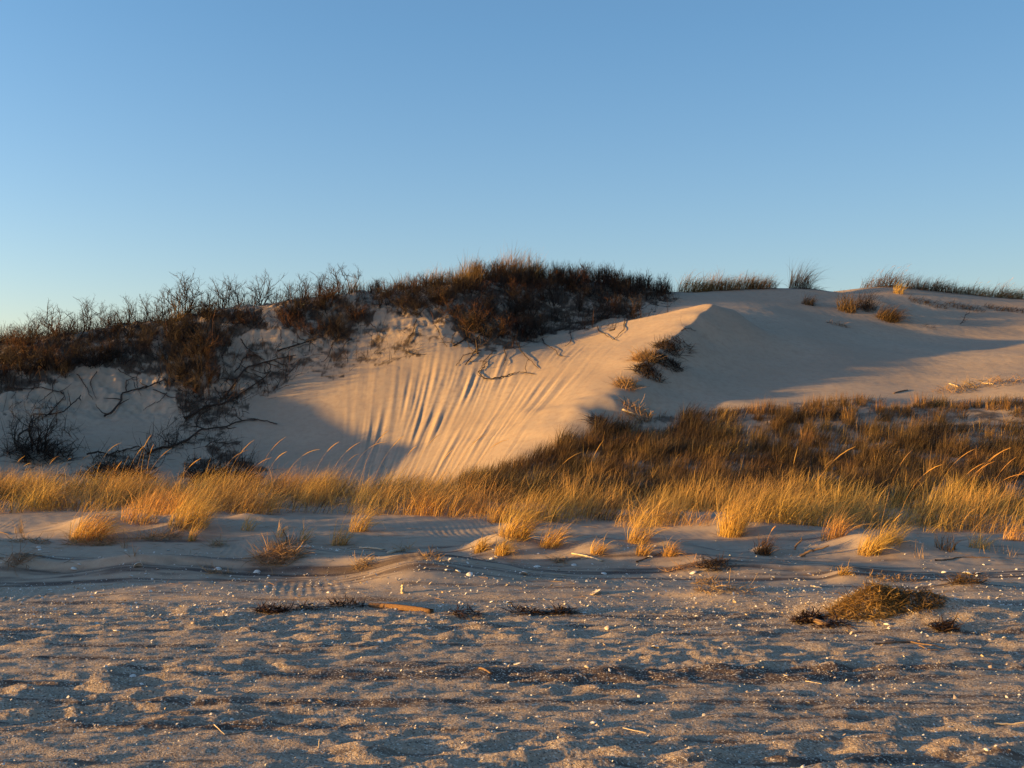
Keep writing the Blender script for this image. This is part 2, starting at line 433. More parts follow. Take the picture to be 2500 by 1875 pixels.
def leaf_material(name, col, var=.35, trans=.45, rough=.6):
    m, N, L, b = mat(name)
    geo = N.new("ShaderNodeNewGeometry")
    r = N.new("ShaderNodeMapRange"); r.inputs[3].default_value = 1 - var; r.inputs[4].default_value = 1 + var
    L.new(geo.outputs["Random Per Island"], r.inputs[0])
    x = N.new("ShaderNodeMix"); x.data_type = 'RGBA'; x.blend_type = 'MULTIPLY'; x.inputs[0].default_value = 1
    x.inputs[6].default_value = (*col, 1); L.new(r.outputs[0], x.inputs[7])
    n = N.new("ShaderNodeTexNoise"); n.inputs["Scale"].default_value = .9
    L.new(geo.outputs["Position"], n.inputs["Vector"])
    h = N.new("ShaderNodeHueSaturation"); L.new(x.outputs[2], h.inputs["Color"])
    mr = N.new("ShaderNodeMapRange"); mr.inputs[1].default_value = .3; mr.inputs[2].default_value = .7
    mr.inputs[3].default_value = .485; mr.inputs[4].default_value = .512
    L.new(n.outputs[0], mr.inputs[0]); L.new(mr.outputs[0], h.inputs["Hue"])
    L.new(h.outputs[0], b.inputs["Base Color"]); b.inputs["Roughness"].default_value = rough
    b.inputs["Specular IOR Level"].default_value = .25
    if trans:
        t = N.new("ShaderNodeBsdfTranslucent"); L.new(h.outputs[0], t.inputs["Color"])
        ms = N.new("ShaderNodeMixShader"); ms.inputs[0].default_value = trans
        L.new(b.outputs[0], ms.inputs[1]); L.new(t.outputs[0], ms.inputs[2])
        L.new(ms.outputs[0], N["Material Output"].inputs[0])
    return m

def solid_material(name, a, b_, scale=30.0, rough=.8, stretch=(1, 1, 1), bump=.3):
    m, N, L, b = mat(name)
    tc = N.new("ShaderNodeTexCoord"); mp = N.new("ShaderNodeMapping"); mp.inputs["Scale"].default_value = stretch
    L.new(tc.outputs["Object"], mp.inputs[0])
    n = N.new("ShaderNodeTexNoise"); n.inputs["Scale"].default_value = scale; n.inputs["Detail"].default_value = 5
    L.new(mp.outputs[0], n.inputs["Vector"])
    x = N.new("ShaderNodeMix"); x.data_type = 'RGBA'; x.inputs[6].default_value = (*a, 1); x.inputs[7].default_value = (*b_, 1)
    r = N.new("ShaderNodeMapRange"); r.inputs[1].default_value = .35; r.inputs[2].default_value = .65
    L.new(n.outputs[0], r.inputs[0]); L.new(r.outputs[0], x.inputs[0])
    L.new(x.outputs[2], b.inputs["Base Color"]); b.inputs["Roughness"].default_value = rough
    b.inputs["Specular IOR Level"].default_value = .25
    bp = N.new("ShaderNodeBump"); bp.inputs["Strength"].default_value = bump; bp.inputs["Distance"].default_value = .004
    L.new(n.outputs[0], bp.inputs["Height"]); L.new(bp.outputs[0], b.inputs["Normal"])
    return m

M_GOLD = leaf_material("golden_grass", (.60, .375, .11), .4, .45)
M_BROWN = leaf_material("brown_grass", (.135, .082, .034), .5, .4)
M_BROWN2 = leaf_material("tawny_grass", (.27, .165, .06), .45, .4)
M_RUST = leaf_material("rusty_bark", (.085, .042, .020), .5, 0, .85)
M_DEAD = leaf_material("dead_grass", (.30, .19, .095), .4, .25)
M_DARKG = leaf_material("dark_grass", (.062, .042, .022), .5, .35)  # also carries the shade painted into the right slope's grass
M_TWIG = leaf_material("twig_bark", (.024, .015, .010), .5, 0, .9)
M_SHRUB = leaf_material("shrub_bark", (.030, .022, .017), .3, 0, .85)
M_ROOT = solid_material("root_bark", (.030, .021, .016), (.065, .046, .033), 25)
M_WOOD = solid_material("weathered_wood", (.10, .052, .024), (.19, .105, .05), 9, .8, (1, 16, 16), .6)
M_PALEWOOD = solid_material("bleached_wood", (.42, .34, .24), (.58, .49, .37), 9, .8, (1, 14, 14))
M_DRIFT = solid_material("driftwood", (.11, .07, .045), (.20, .13, .085), 14, .85, (1, 8, 8))
M_SHELL = solid_material("shell", (.55, .51, .45), (.74, .71, .66), 22, .45, (1, 1, 1), .15)
M_SHELL2 = solid_material("stained_shell", (.34, .25, .17), (.60, .52, .42), 18, .5, (1, 1, 1), .15)
M_WEED = leaf_material("seaweed", (.035, .02, .013), .5, .1, .5)

def blades(root, L_, az, tilt, bend, w, seg=5, power=1.4, tip=.12, rg=rng):
    """ribbons: verts, quads"""
    n = len(root)
    root = np.asarray(root, float)
    t = (np.arange(seg) + .5) / seg
    th = tilt[:, None] + bend[:, None] * t[None, :] ** power
    az2 = az[:, None] + rg.normal(0, .10, (n, seg)).cumsum(1)
    d = np.stack([np.sin(th) * np.cos(az2), np.sin(th) * np.sin(az2), np.cos(th)], -1) * (L_ / seg)[:, None, None]
    p = np.concatenate([np.zeros((n, 1, 3)), d.cumsum(1)], 1) + root[:, None, :]
    a = rg.uniform(-1.0, 1.0, n)
    perp = np.stack([-np.sin(az), np.cos(az), np.zeros(n)], -1)
    up = np.stack([np.cos(az) * np.cos(tilt), np.sin(az) * np.cos(tilt), -np.sin(tilt)], -1)
    wv = perp * np.cos(a)[:, None] + up * np.sin(a)[:, None]
    prof = np.concatenate([[.8, 1.0], np.linspace(1, tip, seg - 1)])
    hw = wv[:, None, :] * (w[:, None] * prof[None, :])[..., None] * .5
    v = np.stack([p - hw, p + hw], 2).reshape(n, (seg + 1) * 2, 3)
    base = (np.arange(n) * (seg + 1) * 2)[:, None, None]
    q = np.array([[2 * i, 2 * i + 1, 2 * i + 3, 2 * i + 2] for i in range(seg)])[None]
    return v.reshape(-1, 3), (base + q).reshape(-1, 4)

def tubes(paths, sides=4):
    """paths: list of (points (k,3), radii (k,)); verts, quads"""
    V, F, o = [], [], 0
    ang = np.arange(sides) / sides * 2 * math.pi
    for p, r in paths:
        p = np.asarray(p, float); k = len(p)
        if k < 2: continue
        r = np.broadcast_to(np.asarray(r, float), (k,))
        d = np.gradient(p, axis=0); d /= np.linalg.norm(d, axis=1)[:, None] + 1e-9
        ref = np.where(np.abs(d[:, 2:3]) > .9, np.array([[1., 0, 0]]), np.array([[0, 0, 1.]]))
        a = np.cross(d, ref); a /= np.linalg.norm(a, axis=1)[:, None] + 1e-9
        b = np.cross(d, a)
        ring = p[:, None, :] + (a[:, None, :] * np.cos(ang)[None, :, None] + b[:, None, :] * np.sin(ang)[None, :, None]) * r[:, None, None]
        V.append(ring.reshape(-1, 3))
        i = np.arange(k - 1)[:, None] * sides; j = np.arange(sides)[None]
        j2 = (j + 1) % sides
        F.append(np.stack([o + i + j, o + i + j2, o + i + sides + j2, o + i + sides + j], -1).reshape(-1, 4))
        if sides == 4:
            F.append(np.array([[o + 3, o + 2, o + 1, o], [o + (k - 1) * 4, o + (k - 1) * 4 + 1, o + (k - 1) * 4 + 2, o + (k - 1) * 4 + 3]]))
        o += k * sides
    return np.concatenate(V), np.concatenate(F)

def join(parts):
    V, F, o = [], [], 0
    for v, f in parts:
        V.append(v); F.append(f + o); o += len(v)
    return np.concatenate(V), np.concatenate(F)

def place(name, vf, material, origin, parent=None, smooth=False):
    v, f = vf
    o = raw_mesh(name, v - np.asarray(origin)[None] if origin is not None else v, f, material, parent, smooth)
    if origin is not None and parent is None:
        o.location = tuple(float(c) for c in origin)
    return o

def crest_point(px, d0=24, d1=47):
    ds = np.linspace(d0, d1, 230)
    q = at(px, 700, ds[0]); t = q[0] / ds[0]
    x = t * ds
    h = height(x, ds)
    i = int(np.argmax((h - EYE) / ds))
    return np.array([x[i], ds[i], h[i]])

def shrub_paths(h, rg, stems=6, spread=.55, wild=.35, twig=1.0):
    """stems with forks and twigs, about h high; two lists of (points, radii)"""
    big, small = [], []
    def grow(p, d, L_, r, level):
        k = max(4, int(L_ / h * 12))
        pts_ = [p]; dirs = []
        for i in range(k):
            d = d + rg.normal(0, wild * .42, 3); d[2] += .10
            d = d / np.linalg.norm(d)
            p = p + d * L_ / k
            pts_.append(p); dirs.append(d)
        rad = np.linspace(r, r * (.45 if level < 2 else .3), k + 1)
        (big if level < 2 else small).append((np.array(pts_), rad))
        if level < 3:
            n = [5, 5, 4][level]
            for j in range(int(n * (twig if level else 1))):
                i = rg.integers(max(1, k // 4), k + 1)
                dd = dirs[i - 1] + rg.normal(0, .62, 3); dd[2] = abs(dd[2]) * .7 + .12
                dd /= np.linalg.norm(dd)
                grow(pts_[i], dd, L_ * rg.uniform(.35, .62), r * .52, level + 1)
    for s in range(stems):
        a = rg.uniform(0, 2 * math.pi); t = rg.uniform(.1, spread)
        d = np.array([math.sin(t) * math.cos(a) * 1.2, math.sin(t) * math.sin(a), math.cos(t)])
        grow(np.array([rg.normal(0, .06), rg.normal(0, .06), -.04]), d, h * rg.uniform(.5, .8), .011 * h + .004, 0)
    return big, small

# ------------------------------------------------------------------ grass that nobody could count
def edge_line(pxs):
    g = ground([a for a, b in pxs], [b for a, b in pxs])
    return g[:, 0], g[:, 1]

def scatter(n, x0, x1, y0, y1):
    return rng.uniform(x0, x1, n), rng.uniform(y0, y1, n)

EX, EY = edge_line([(-800,1112),(-450,1108),(-120,1112),(0,1110),(130,1106),(250,1104),(350,1116),(480,1120),(620,1108),(760,1112),(900,1114),(1010,1124),(1120,1128),(1250,1132),(1400,1140),
                    (1500,1138),(1620,1140),(1700,1134),(1850,1142),(2000,1150),(2212,1156),(2400,1156),(2750,1150),(3000,1150)])
def front_band():
    n = 285000
    x, y = scatter(n, -15, 15.5, 13.2, 21.2)
    e = np.interp(x, EX, EY) + .22 * perlin(x * 1.6, y * 0 + 3, 101) + .10 * perlin(x * 5, y * 0, 102)
    back = np.where(x < -.6, 19.6 + .5 * perlin(x * .7, x * 0, 103) - .35 * sst(-4.5, -1.5, x), np.minimum(18.2, e + 1.5 + .5 * perlin(x * .8, x * 0, 107)))
    cl = perlin(x * 1.3, y * 1.5, 104) + .7 * perlin(x * 3.4, y * 3.8, 105)
    k = (y > e) & (y < back) & (rng.uniform(0, 1, n) < .47 + 1.2 * cl)
    x, y, cl = x[k], y[k], cl[k]
    n = len(x)
    z = height(x, y) - .03
    L_ = (.44 + .34 * np.clip(cl, -.6, .8) + rng.normal(0, .10, n)).clip(.18, 1.0)
    az = np.where(rng.uniform(0, 1, n) < .16, rng.uniform(-3.1, 3.1, n), rng.normal(-.05, .55, n))
    tilt = rng.normal(.34, .20, n).clip(-.1, 1.0); bend = rng.normal(1.15, .45, n).clip(.0, 2.4)
    flat = rng.uniform(0, 1, n) < .10
    tilt = np.where(flat, rng.normal(1.2, .2, n), tilt); L_ = np.where(flat, L_ * .8, L_)
    w = rng.uniform(.0035, .0075, n)
    o = raw_mesh("beach_grass", *blades(np.stack([x, y, z], -1), L_, az, tilt, bend, w), M_GOLD)
    o.data.materials.append(M_BROWN2); o.data.materials.append(M_BROWN)
    u = rng.uniform(0, 1, n) + .55 * perlin(x * 1.1, y * 1.6, 106)
    o.data.polygons.foreach_set("material_index", np.repeat(np.where(u < .08, 2, np.where(u < .32, 1, 0)), 5).astype(np.int32))
    stuff(o); o["label"] = "dense golden band of wind-bent beach grass at the dune foot"
front_band()

def hillside():
    n = 240000
    x, y = scatter(n, -2.5, 17.5, 16.0, 27.2)
    z = height(x, y)
    px, py = proj(x, y, z)
    cl = perlin(x * .75, y * .8, 111) + .8 * perlin(x * 1.9, y * 2.1, 112) + .4 * perlin(x * 5, y * 5, 113)
    # bare sand shows through between the tussocks, more of it near the top
    bare = .10 * sst(1010, 900, py) + .25 * np.exp(-((px - 1830) / 130) ** 2 - ((py - 945) / 45) ** 2) + .3 * np.exp(-((px - 1560) / 150) ** 2 - ((py - 915) / 22) ** 2) - .35 * sst(1640, 1500, px)
    k = inside(px, py, HILL) & (rng.uniform(0, 1, n) < .48 + 1.5 * (cl - bare))
    x, y, z, cl, px, py = (q[k] for q in (x, y, z, cl, px, py))
    n = len(x)
    L_ = (.31 + .18 * np.clip(cl, -.5, .9) + rng.normal(0, .07, n)).clip(.10, .62) * (1 - .35 * sst(930, 880, py)) * (1 + .35 * sst(1040, 1090, py))
    az = rng.normal(.0, .8, n)
    tilt = rng.normal(.30, .25, n); bend = rng.normal(.75, .4, n)
    w = rng.uniform(.005, .010, n)
    v, f = blades(np.stack([x, y, z - .03], -1), L_, az, tilt, bend, w)
    u = rng.uniform(0, 1, n) + .5 * perlin(x * .9, y * .9, 114)
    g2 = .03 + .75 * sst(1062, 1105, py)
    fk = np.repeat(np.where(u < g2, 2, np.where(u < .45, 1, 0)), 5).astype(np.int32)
    o = raw_mesh("dune_grass", v, f, M_DARKG)  # darker grass colours stand in for shade on this slope
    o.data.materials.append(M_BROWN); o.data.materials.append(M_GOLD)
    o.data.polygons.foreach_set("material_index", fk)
    stuff(o); o["label"] = "brown dune grass with painted-in shade covering the slope on the right"
hillside()

def scarp_brush():
    parts = []
    for poly, dens, w_ in BRUSH:
        xs = np.array(poly)
        n = 110000
        x, y = scatter(n, -15.5, 6.5, 24.0, 40)
        z = height(x, y)
        px, py = proj(x, y, z)
        cl = perlin(x * 1.0, y * 1.0, 121) + .7 * perlin(x * 2.6, y * 2.6, 122)
        jx = 40 * perlin(x * 1.1, y * 1.1, 94) + 20 * perlin(x * 4, y * 4, 96); jy = 34 * perlin(x * 1.1, y * 1.1, 95) + 16 * perlin(x * 4, y * 4, 97)
        k = inside(px + jx, py + jy, poly) & (rng.uniform(0, 1, n) < dens * (.55 + .9 * cl))
        x, y, z = x[k], y[k], z[k]
        m = len(x)
        az = rng.normal(-.5, 1.3, m)
        parts.append(blades(np.stack([x, y, z - .02], -1), rng.uniform(.15, .75, m), az, rng.normal(.85, .5, m), rng.normal(.5, .9, m), rng.uniform(.006, .014, m), seg=5, tip=.4))
    o = raw_mesh("scarp_brush", *join(parts), M_TWIG)
    o.data.materials.append(M_RUST)
    nb = len(o.data.polygons) // 5
    o.data.polygons.foreach_set("material_index", np.repeat(rng.uniform(0, 1, nb) < .16, 5).astype(np.int32))
    stuff(o); o["label"] = "tangled dark brush and dead vines hanging down the dune scarp"
scarp_brush()

def crest_fringe():
    """thin dark stems standing along the skyline in the middle"""
    parts = []
    n = 5200
    pxs = rng.uniform(760, 1445, n)
    base = np.array([crest_point(p) for p in np.linspace(740, 1465, 120)])
    bp = np.linspace(740, 1465, 120)
    x = np.interp(pxs, bp, base[:, 0]) + rng.normal(0, .2, n); y = np.interp(pxs, bp, base[:, 1]) + rng.uniform(-1.5, .9, n)
    z = height(x, y)
    hh = np.interp(pxs, [760, 850, 950, 1020, 1100, 1300, 1400, 1445], [.35, .4, .45, .6, .7, .65, .5, .35]) * rng.uniform(.4, 1.2, n)
    k = rng.uniform(0, 1, n) < np.interp(pxs, [760, 980, 1040, 1400, 1445], [.35, .4, 1, 1, .5])
    x, y, z, hh = x[k], y[k], z[k], hh[k]; m = len(x)
    parts.append(blades(np.stack([x, y, z - .03], -1), hh, rng.uniform(-3.1, 3.1, m), np.abs(rng.normal(.12, .12, m)), rng.normal(.1, .25, m), rng.uniform(.006, .012, m), seg=4, tip=.35))
    n = 2600
    pxs = rng.uniform(-20, 790, n); bp2 = np.linspace(-30, 800, 110)
    base = np.array([crest_point(p) for p in bp2])
    x = np.interp(pxs, bp2, base[:, 0]) + rng.normal(0, .2, n); y = np.interp(pxs, bp2, base[:, 1]) + rng.uniform(-1.4, .8, n)
    k = rng.uniform(0, 1, n) < .5 + .9 * perlin(x * .9, x * 0 + 7, 161)
    x, y = x[k], y[k]; m = len(x); z = height(x, y)
    parts.append(blades(np.stack([x, y, z - .03], -1), rng.uniform(.2, .55, m) * (1 + .6 * perlin(x * 1.2, x * 0, 162)), rng.uniform(-3.1, 3.1, m), np.abs(rng.normal(.3, .3, m)), rng.normal(.2, .5, m), rng.uniform(.005, .010, m), seg=4, tip=.3))
    o = raw_mesh("crest_scrub", *join(parts), M_TWIG)
    stuff(o); o["label"] = "fringe of thin dark stems along the dune crest"
crest_fringe()

# ------------------------------------------------------------------ single tufts of grass
def empty(name, loc):
    o = bpy.data.objects.new(name, None); C.objects.link(o)
    o.empty_display_size = .1
    o.location = tuple(float(c) for c in loc)
    return o

def tuft(name, px, py, hpx, n, rad, label, cat="grass tuft", group=None, material=None, lean=.3, bend=1.1, spread=.9, w=(.004, .0075), seed=None, base=None, seg=6, stalks=0, aim=0.0):
    """a clump whose foot is seen at (px, py) and which is hpx pixels tall"""
    rg = np.random.default_rng(int(seed if seed is not None else px * 7 + py))
    b = base if base is not None else ground(px, py)[0]
    h = hpx / FPX * b[1]
    r = np.sqrt(rg.uniform(0, 1, n)) * rad; a = rg.uniform(0, 2 * math.pi, n)
    x = b[0] + r * np.cos(a); y = b[1] + r * np.sin(a) * .8
    z = height(x, y) - .02
    L_ = h * 1.35 * rg.normal(.85, .2, n).clip(.25, 1.25)
    az = rg.normal(aim, spread, n)
    tilt = rg.normal(lean, .22, n) + .12 * np.cos(a - az); bd = rg.normal(bend * 1.3, .45, n)
    vf = blades(np.stack([x, y, z], -1), L_, az, tilt, bd, rg.uniform(w[0], w[1], n), seg=seg, rg=rg)
    if n < 60:
        o = place(name, vf, material or M_GOLD, b)
    else:
        o = empty(name, b)
        place("blades", (vf[0] - b, vf[1]), material or M_GOLD, None, o)
        m = n // 4; i = rg.integers(0, n, m)
        dv = blades(np.stack([x, y, z], -1)[i], L_[i] * .42, rg.uniform(-3.1, 3.1, m), rg.normal(.8, .3, m), rg.normal(.9, .3, m), rg.uniform(w[0], w[1], m), seg=4, rg=rg)
        dv[0][:, 2] = np.maximum(dv[0][:, 2], height(dv[0][:, 0], dv[0][:, 1]) + .004)
        place("dry_skirt", (dv[0] - b, dv[1]), M_DEAD if material in (None, M_GOLD) else M_DARKG, None, o)
    tag(o, label, cat, group)
    for i in range(stalks):
        seed_stalk(b + np.array([rg.normal(0, rad * .5), rg.normal(0, rad * .4), 0]), h * rg.uniform(1.25, 1.6), rg, parent=o, origin=b)
    return o

def stalk_mesh(h, rg, lean=.25, bend=1.0, az=0.0):
    k = 12
    t = (np.arange(k) + .5) / k
    th = lean + bend * t ** 2.2
    d = np.stack([np.sin(th) * math.cos(az), np.sin(th) * math.sin(az), np.cos(th)], -1) * h / k
    p = np.concatenate([[[0, 0, -.03]], d.cumsum(0)])
    stem = tubes([(p[:10], np.linspace(.0022, .0014, 10))], 4)
    head = tubes([(p[9:], np.array([.002, .0052, .0048, .0015]))], 6)
    return stem, head

def seed_stalk(pos, h, rg, parent=None, origin=None, label=None, group=None):
    stem, head = stalk_mesh(h, rg, rg.uniform(.15, .4), rg.uniform(.5, 1.35), rg.normal(0, .5))
    if parent is not None:
        off = (pos - origin)
        place("seed_stalk", join([(stem[0] + off, stem[1]), (head[0] + off, head[1])]), M_GOLD, None, parent)
        return None
    o = empty("seed_stalk", pos)
    place("stem", stem, M_GOLD, None, o); place("seed_head", head, M_GOLD, None, o)
    tag(o, label, "grass stalk", group)
    return o

tuft("grass_tuft", 185, 1165, 92, 330, .22, "big golden grass tuft drooping right in front of the grass band at the left", lean=.45, bend=1.35, spread=.55)
tuft("grass_tuft", 300, 1128, 55, 170, .25, "low golden grass tuft just right of the big drooping tuft")
tuft("grass_tuft", 405, 1135, 78, 300, .26, "wide golden grass tuft at the front of the left grass band", bend=1.25, spread=.6)
tuft("grass_tuft", 412, 1168, 42, 60, .06, "small golden grass tuft standing alone below the wide left tuft", spread=.8)
tuft("grass_tuft", 532, 1146, 38, 55, .09, "small pale grass tuft alone on rippled sand left of centre", spread=.7)
tuft("grass_tuft", 605, 1160, 46, 26, .06, "thin sparse grass tuft with arching blades behind the matted mound", bend=1.5)
tuft("grass_tuft", 655, 1168, 48, 30, .05, "thin upright grass tuft right of the matted mound", bend=1.2)
tuft("grass_tuft", 730, 1178, 50, 90, .10, "golden grass tuft bent right, lower of the pair left of centre", spread=.6)
tuft("grass_tuft", 772, 1148, 62, 130, .13, "golden grass tuft bent right, upper of the pair left of centre", spread=.6)
tuft("grass_tuft", 1035, 1192, 44, 110, .07, "rounded golden grass tuft at the left end of the centre clumps", lean=.25, bend=1.5)
tuft("grass_tuft", 1082, 1198, 50, 130, .08, "rounded golden grass tuft, frontmost of the centre clumps", lean=.3, bend=1.6)
tuft("grass_tuft", 1108, 1158, 82, 280, .17, "tall golden grass tuft leaning right above the centre clumps", lean=.4, bend=1.2, spread=.55)
tuft("grass_tuft", 1075, 1128, 60, 160, .16, "golden grass tuft where the centre clumps join the band", lean=.35, spread=.6)
tuft("grass_tuft", 1186, 1180, 62, 150, .11, "windswept golden grass tuft right of the centre clumps", lean=.5, bend=.9, spread=.45)
tuft("grass_tuft", 1290, 1196, 44, 80, .08, "short golden grass tuft beside the bleached stick", bend=1.5)
tuft("grass_tuft", 1375, 1172, 72, 130, .12, "tall thin golden grass tuft above two short tufts", lean=.35, spread=.6)
tuft("grass_tuft", 1385, 1196, 42, 80, .08, "short golden grass tuft under the tall thin one", bend=1.6)
tuft("grass_tuft", 1445, 1200, 46, 100, .08, "short golden grass tuft right of the two stacked tufts", bend=1.6)
tuft("grass_tuft", 1580, 1157, 86, 300, .17, "large upright golden grass tuft right of centre at the band front", lean=.2, bend=.95, spread=.7)
tuft("grass_tuft", 1648, 1198, 46, 120, .09, "dark based round grass tuft with one high arching blade", material=M_BROWN, bend=1.3, stalks=1)
tuft("grass_tuft", 1800, 1163, 66, 160, .16, "golden grass tuft at the band front above the forked driftwood", lean=.3, spread=.6)
tuft("grass_tuft", 1875, 1197, 70, 170, .13, "leaning golden grass tuft with a tall seed stalk at the right", lean=.4, bend=1.1, spread=.5, stalks=2)
tuft("grass_tuft", 1920, 1172, 60, 130, .14, "golden grass tuft behind the leaning tuft at the right", lean=.4, spread=.5)
tuft("grass_tuft", 1822, 1240, 36, 60, .05, "small yellow bent grass tuft above the big matted mound", lean=.4, bend=1.8)
tuft("grass_tuft", 2040, 1186, 32, 60, .13, "dark sparse grass tuft on the pale hollow at the right", material=M_BROWN, lean=.2, bend=.6, spread=1.4)
tuft("grass_tuft", 2112, 1184, 46, 80, .12, "thin golden grass tuft below the band near the right edge", lean=.25, spread=.8)
tuft("grass_tuft", 2190, 1168, 50, 90, .14, "golden grass tuft at the right edge of the picture", lean=.35, spread=.6)
tuft("grass_tuft", 40, 1152, 30, 24, .06, "few dry stems standing at the far left below the band", material=M_DEAD, lean=.1, bend=.5, spread=2.5)
tuft("grass_tuft", 270, 1184, 36, 14, .03, "single dry brown stems below the big left tuft", material=M_DEAD, lean=.05, bend=.3, spread=2)
tuft("grass_tuft", 288, 1203, 30, 10, .03, "forked dry stems on bare sand at the left", material=M_DEAD, lean=.15, bend=.3, spread=3)
tuft("grass_tuft", 2160, 1198, 26, 26, .25, "row of short dry stubble on the sand near the right edge", material=M_DEAD, lean=.05, bend=.2, spread=3, w=(.003, .005))
tuft("grass_tuft", 1985, 1205, 30, 12, .05, "thin dry stems left of the right hand stubble", material=M_DEAD, lean=.05, bend=.2, spread=3)

def mat_of_grass(name, px, py, n, rx, ry, L0, L1, label, material=None, group=None, cat="dead grass", hump=.05, seed=None, flat=1.25, w=(.004, .008)):
    """a heap of dead grass lying on the sand"""
    rg = np.random.default_rng(int(seed if seed is not None else px * 3 + py))
    b = ground(px, py)[0]
    r = np.sqrt(rg.uniform(0, 1, n)); a = rg.uniform(0, 2 * math.pi, n)
    x = b[0] + r * rx * np.cos(a); y = b[1] + r * ry * np.sin(a)
    z = height(x, y) + rg.uniform(0, 1, n) * hump * (1 - r * r)
    vf = blades(np.stack([x, y, z], -1), rg.uniform(L0, L1, n), rg.uniform(-3.14, 3.14, n), rg.normal(flat, .3, n), rg.normal(.25, .5, n), rg.uniform(w[0], w[1], n), seg=4, tip=.4, rg=rg)
    v = vf[0]
    zz = height(v[:, 0], v[:, 1]) + .004
    v[:, 2] = np.maximum(v[:, 2], zz + rg.uniform(0, .01, len(v)))
    return tag(place(name, (v, vf[1]), material or M_DEAD, b), label, cat, group)

mat_of_grass("straw_clump", 595, 1206, 420, .26, .22, .10, .30, "orange mat of dead grass on the low mound left of centre", hump=.10)
mat_of_grass("straw_clump", 345, 1164, 190, .30, .16, .10, .28, "flat orange straw patch lying on sand at the left")
mat_of_grass("straw_clump", 200, 1178, 160, .34, .2, .08, .25, "dead straw at the foot of the big drooping tuft")
mat_of_grass("straw_clump", 468, 1180, 60, .10, .1, .10, .24, "small heap of pale straw between the left tufts")
mat_of_grass("straw_clump", 36, 1216, 80, .12, .1, .12, .34, "brown dead grass clump on the mound at the far left")
mat_of_grass("straw_clump", 60, 1172, 90, .26, .12, .06, .2, "sparse dry grass scrap at the far left edge")
mat_of_grass("straw_clump", 782, 1222, 70, .09, .08, .10, .2, "brown dead grass clump on the dark rippled mound")
mat_of_grass("straw_clump", 930, 1205, 50, .09, .07, .08, .22, "pale dead grass wisp on the crown of the rippled mound")
mat_of_grass("straw_clump", 1545, 1224, 160, .16, .12, .07, .2, "grey brown twiggy clump right of centre", material=M_TWIG)
mat_of_grass("straw_clump", 1560, 1275, 130, .26, .1, .08, .26, "brown straw and roots lying on shelly sand right of centre")
mat_of_grass("straw_clump", 1520, 1262, 60, .1, .06, .06, .16, "small straw heap left of the brown straw on shelly sand")
mat_of_grass("straw_clump", 1870, 1292, 1500, .30, .22, .04, .13, "thick brown thatch of dead grass on the big mound at the right", material=M_BROWN2, hump=.05, flat=1.35)
mat_of_grass("straw_clump", 1960, 1288, 800, .28, .18, .04, .12, "darker dead grass on the lee of the big mound at the right", material=M_BROWN, hump=.03, flat=1.4)
mat_of_grass("straw_clump", 1930, 1252, 150, .30, .06, .03, .08, "thin line of pale stubble on top of the big right mound", material=M_DEAD, flat=.9, hump=.01)
mat_of_grass("straw_clump", 2085, 1258, 170, .18, .08, .07, .2, "dark flat grass clump behind the big right mound", material=M_BROWN)
mat_of_grass("straw_clump", 1210, 1215, 50, .08, .06, .08, .2, "few pale straws on sand right of the two white shells")
mat_of_grass("straw_clump", 1480, 1228, 90, .2, .08, .06, .18, "reddish straw scatter below the short tufts")
mat_of_grass("straw_clump", 475, 1240, 40, .12, .05, .08, .2, "small reddish straw wisp on the dark sand ledge at the left")
mat_of_grass("straw_clump", 870, 1190, 40, .12, .07, .08, .2, "straw scraps beside the bleached boards left of centre")
mat_of_grass("straw_clump", 625, 1178, 120, .26, .14, .06, .18, "thin dry grass on the back of the matted mound")

# seed stalks that stand over the golden band
SX = [(70,1035,.62),(88,1040,.7),(110,1030,.66),(132,1030,.72),(150,1032,.7),(30,1040,.55),(8,1035,.6),(200,1045,.75),(262,1050,.8),(285,1050,.85),(300,1052,.8),(312,1052,.8),(222,1075,.8),(362,1085,.85),
      (455,1075,.85),(470,1078,.9),(505,1075,.9),(540,1075,.9),(555,1080,.95),(590,1075,.85),(660,1060,.9),(690,1058,.95),(720,1055,.85),(742,1060,.9),(770,1062,.95),(790,1060,.9),(850,1062,.95),(880,1060,.9),(930,1066,.9),(960,1070,.95),
      (1000,1075,.95),(1150,1110,.95),(1250,1100,.9),(1700,1115,.95),(1720,1118,1.0),(1745,1120,.95),(1900,1128,1.05),(1930,1128,1.0),(2000,1125,1.0),(2030,1122,1.0),(2045,1124,1.05),(2060,1122,1.0),(2075,1124,1.0),(2090,1125,.95),(2110,1126,.95),(2140,1128,1.0),(2165,1128,.95)]
rg = np.random.default_rng(5)
SG = ground([a for a, b, c in SX], [b + 22 for a, b, c in SX])
for (px, py, h), g in zip(SX, SG):
    where = "left" if px < 420 else "centre left" if px < 1010 else "centre" if px < 1600 else "right"
    seed_stalk(g, h * rg.uniform(1.1, 1.5), rg, label=f"pale seed stalk arching over the golden grass at the {where}", group=f"seed stalks over the golden grass, {where}")

# tufts that stand out on the dark slope at the right, copied from six kinds
def kinds(name, hs, n, rad, material, lean, bend, seed0):
    out = []
    for i, h in enumerate(hs):
        rg = np.random.default_rng(seed0 + i)
        r = np.sqrt(rg.uniform(0, 1, n)) * rad; a = rg.uniform(0, 2 * math.pi, n)
        vf = blades(np.stack([r * np.cos(a), r * np.sin(a), np.full(n, -.04)], -1), h * rg.normal(.95, .22, n).clip(.2, 1.4), rg.normal(0, .9, n),
                    rg.normal(lean, .22, n), rg.normal(bend, .35, n), rg.uniform(.0045, .009, n), seg=5, rg=rg)
        me_o = raw_mesh(name, *vf, material)
        C.objects.unlink(me_o)
        out.append(me_o)
    return out

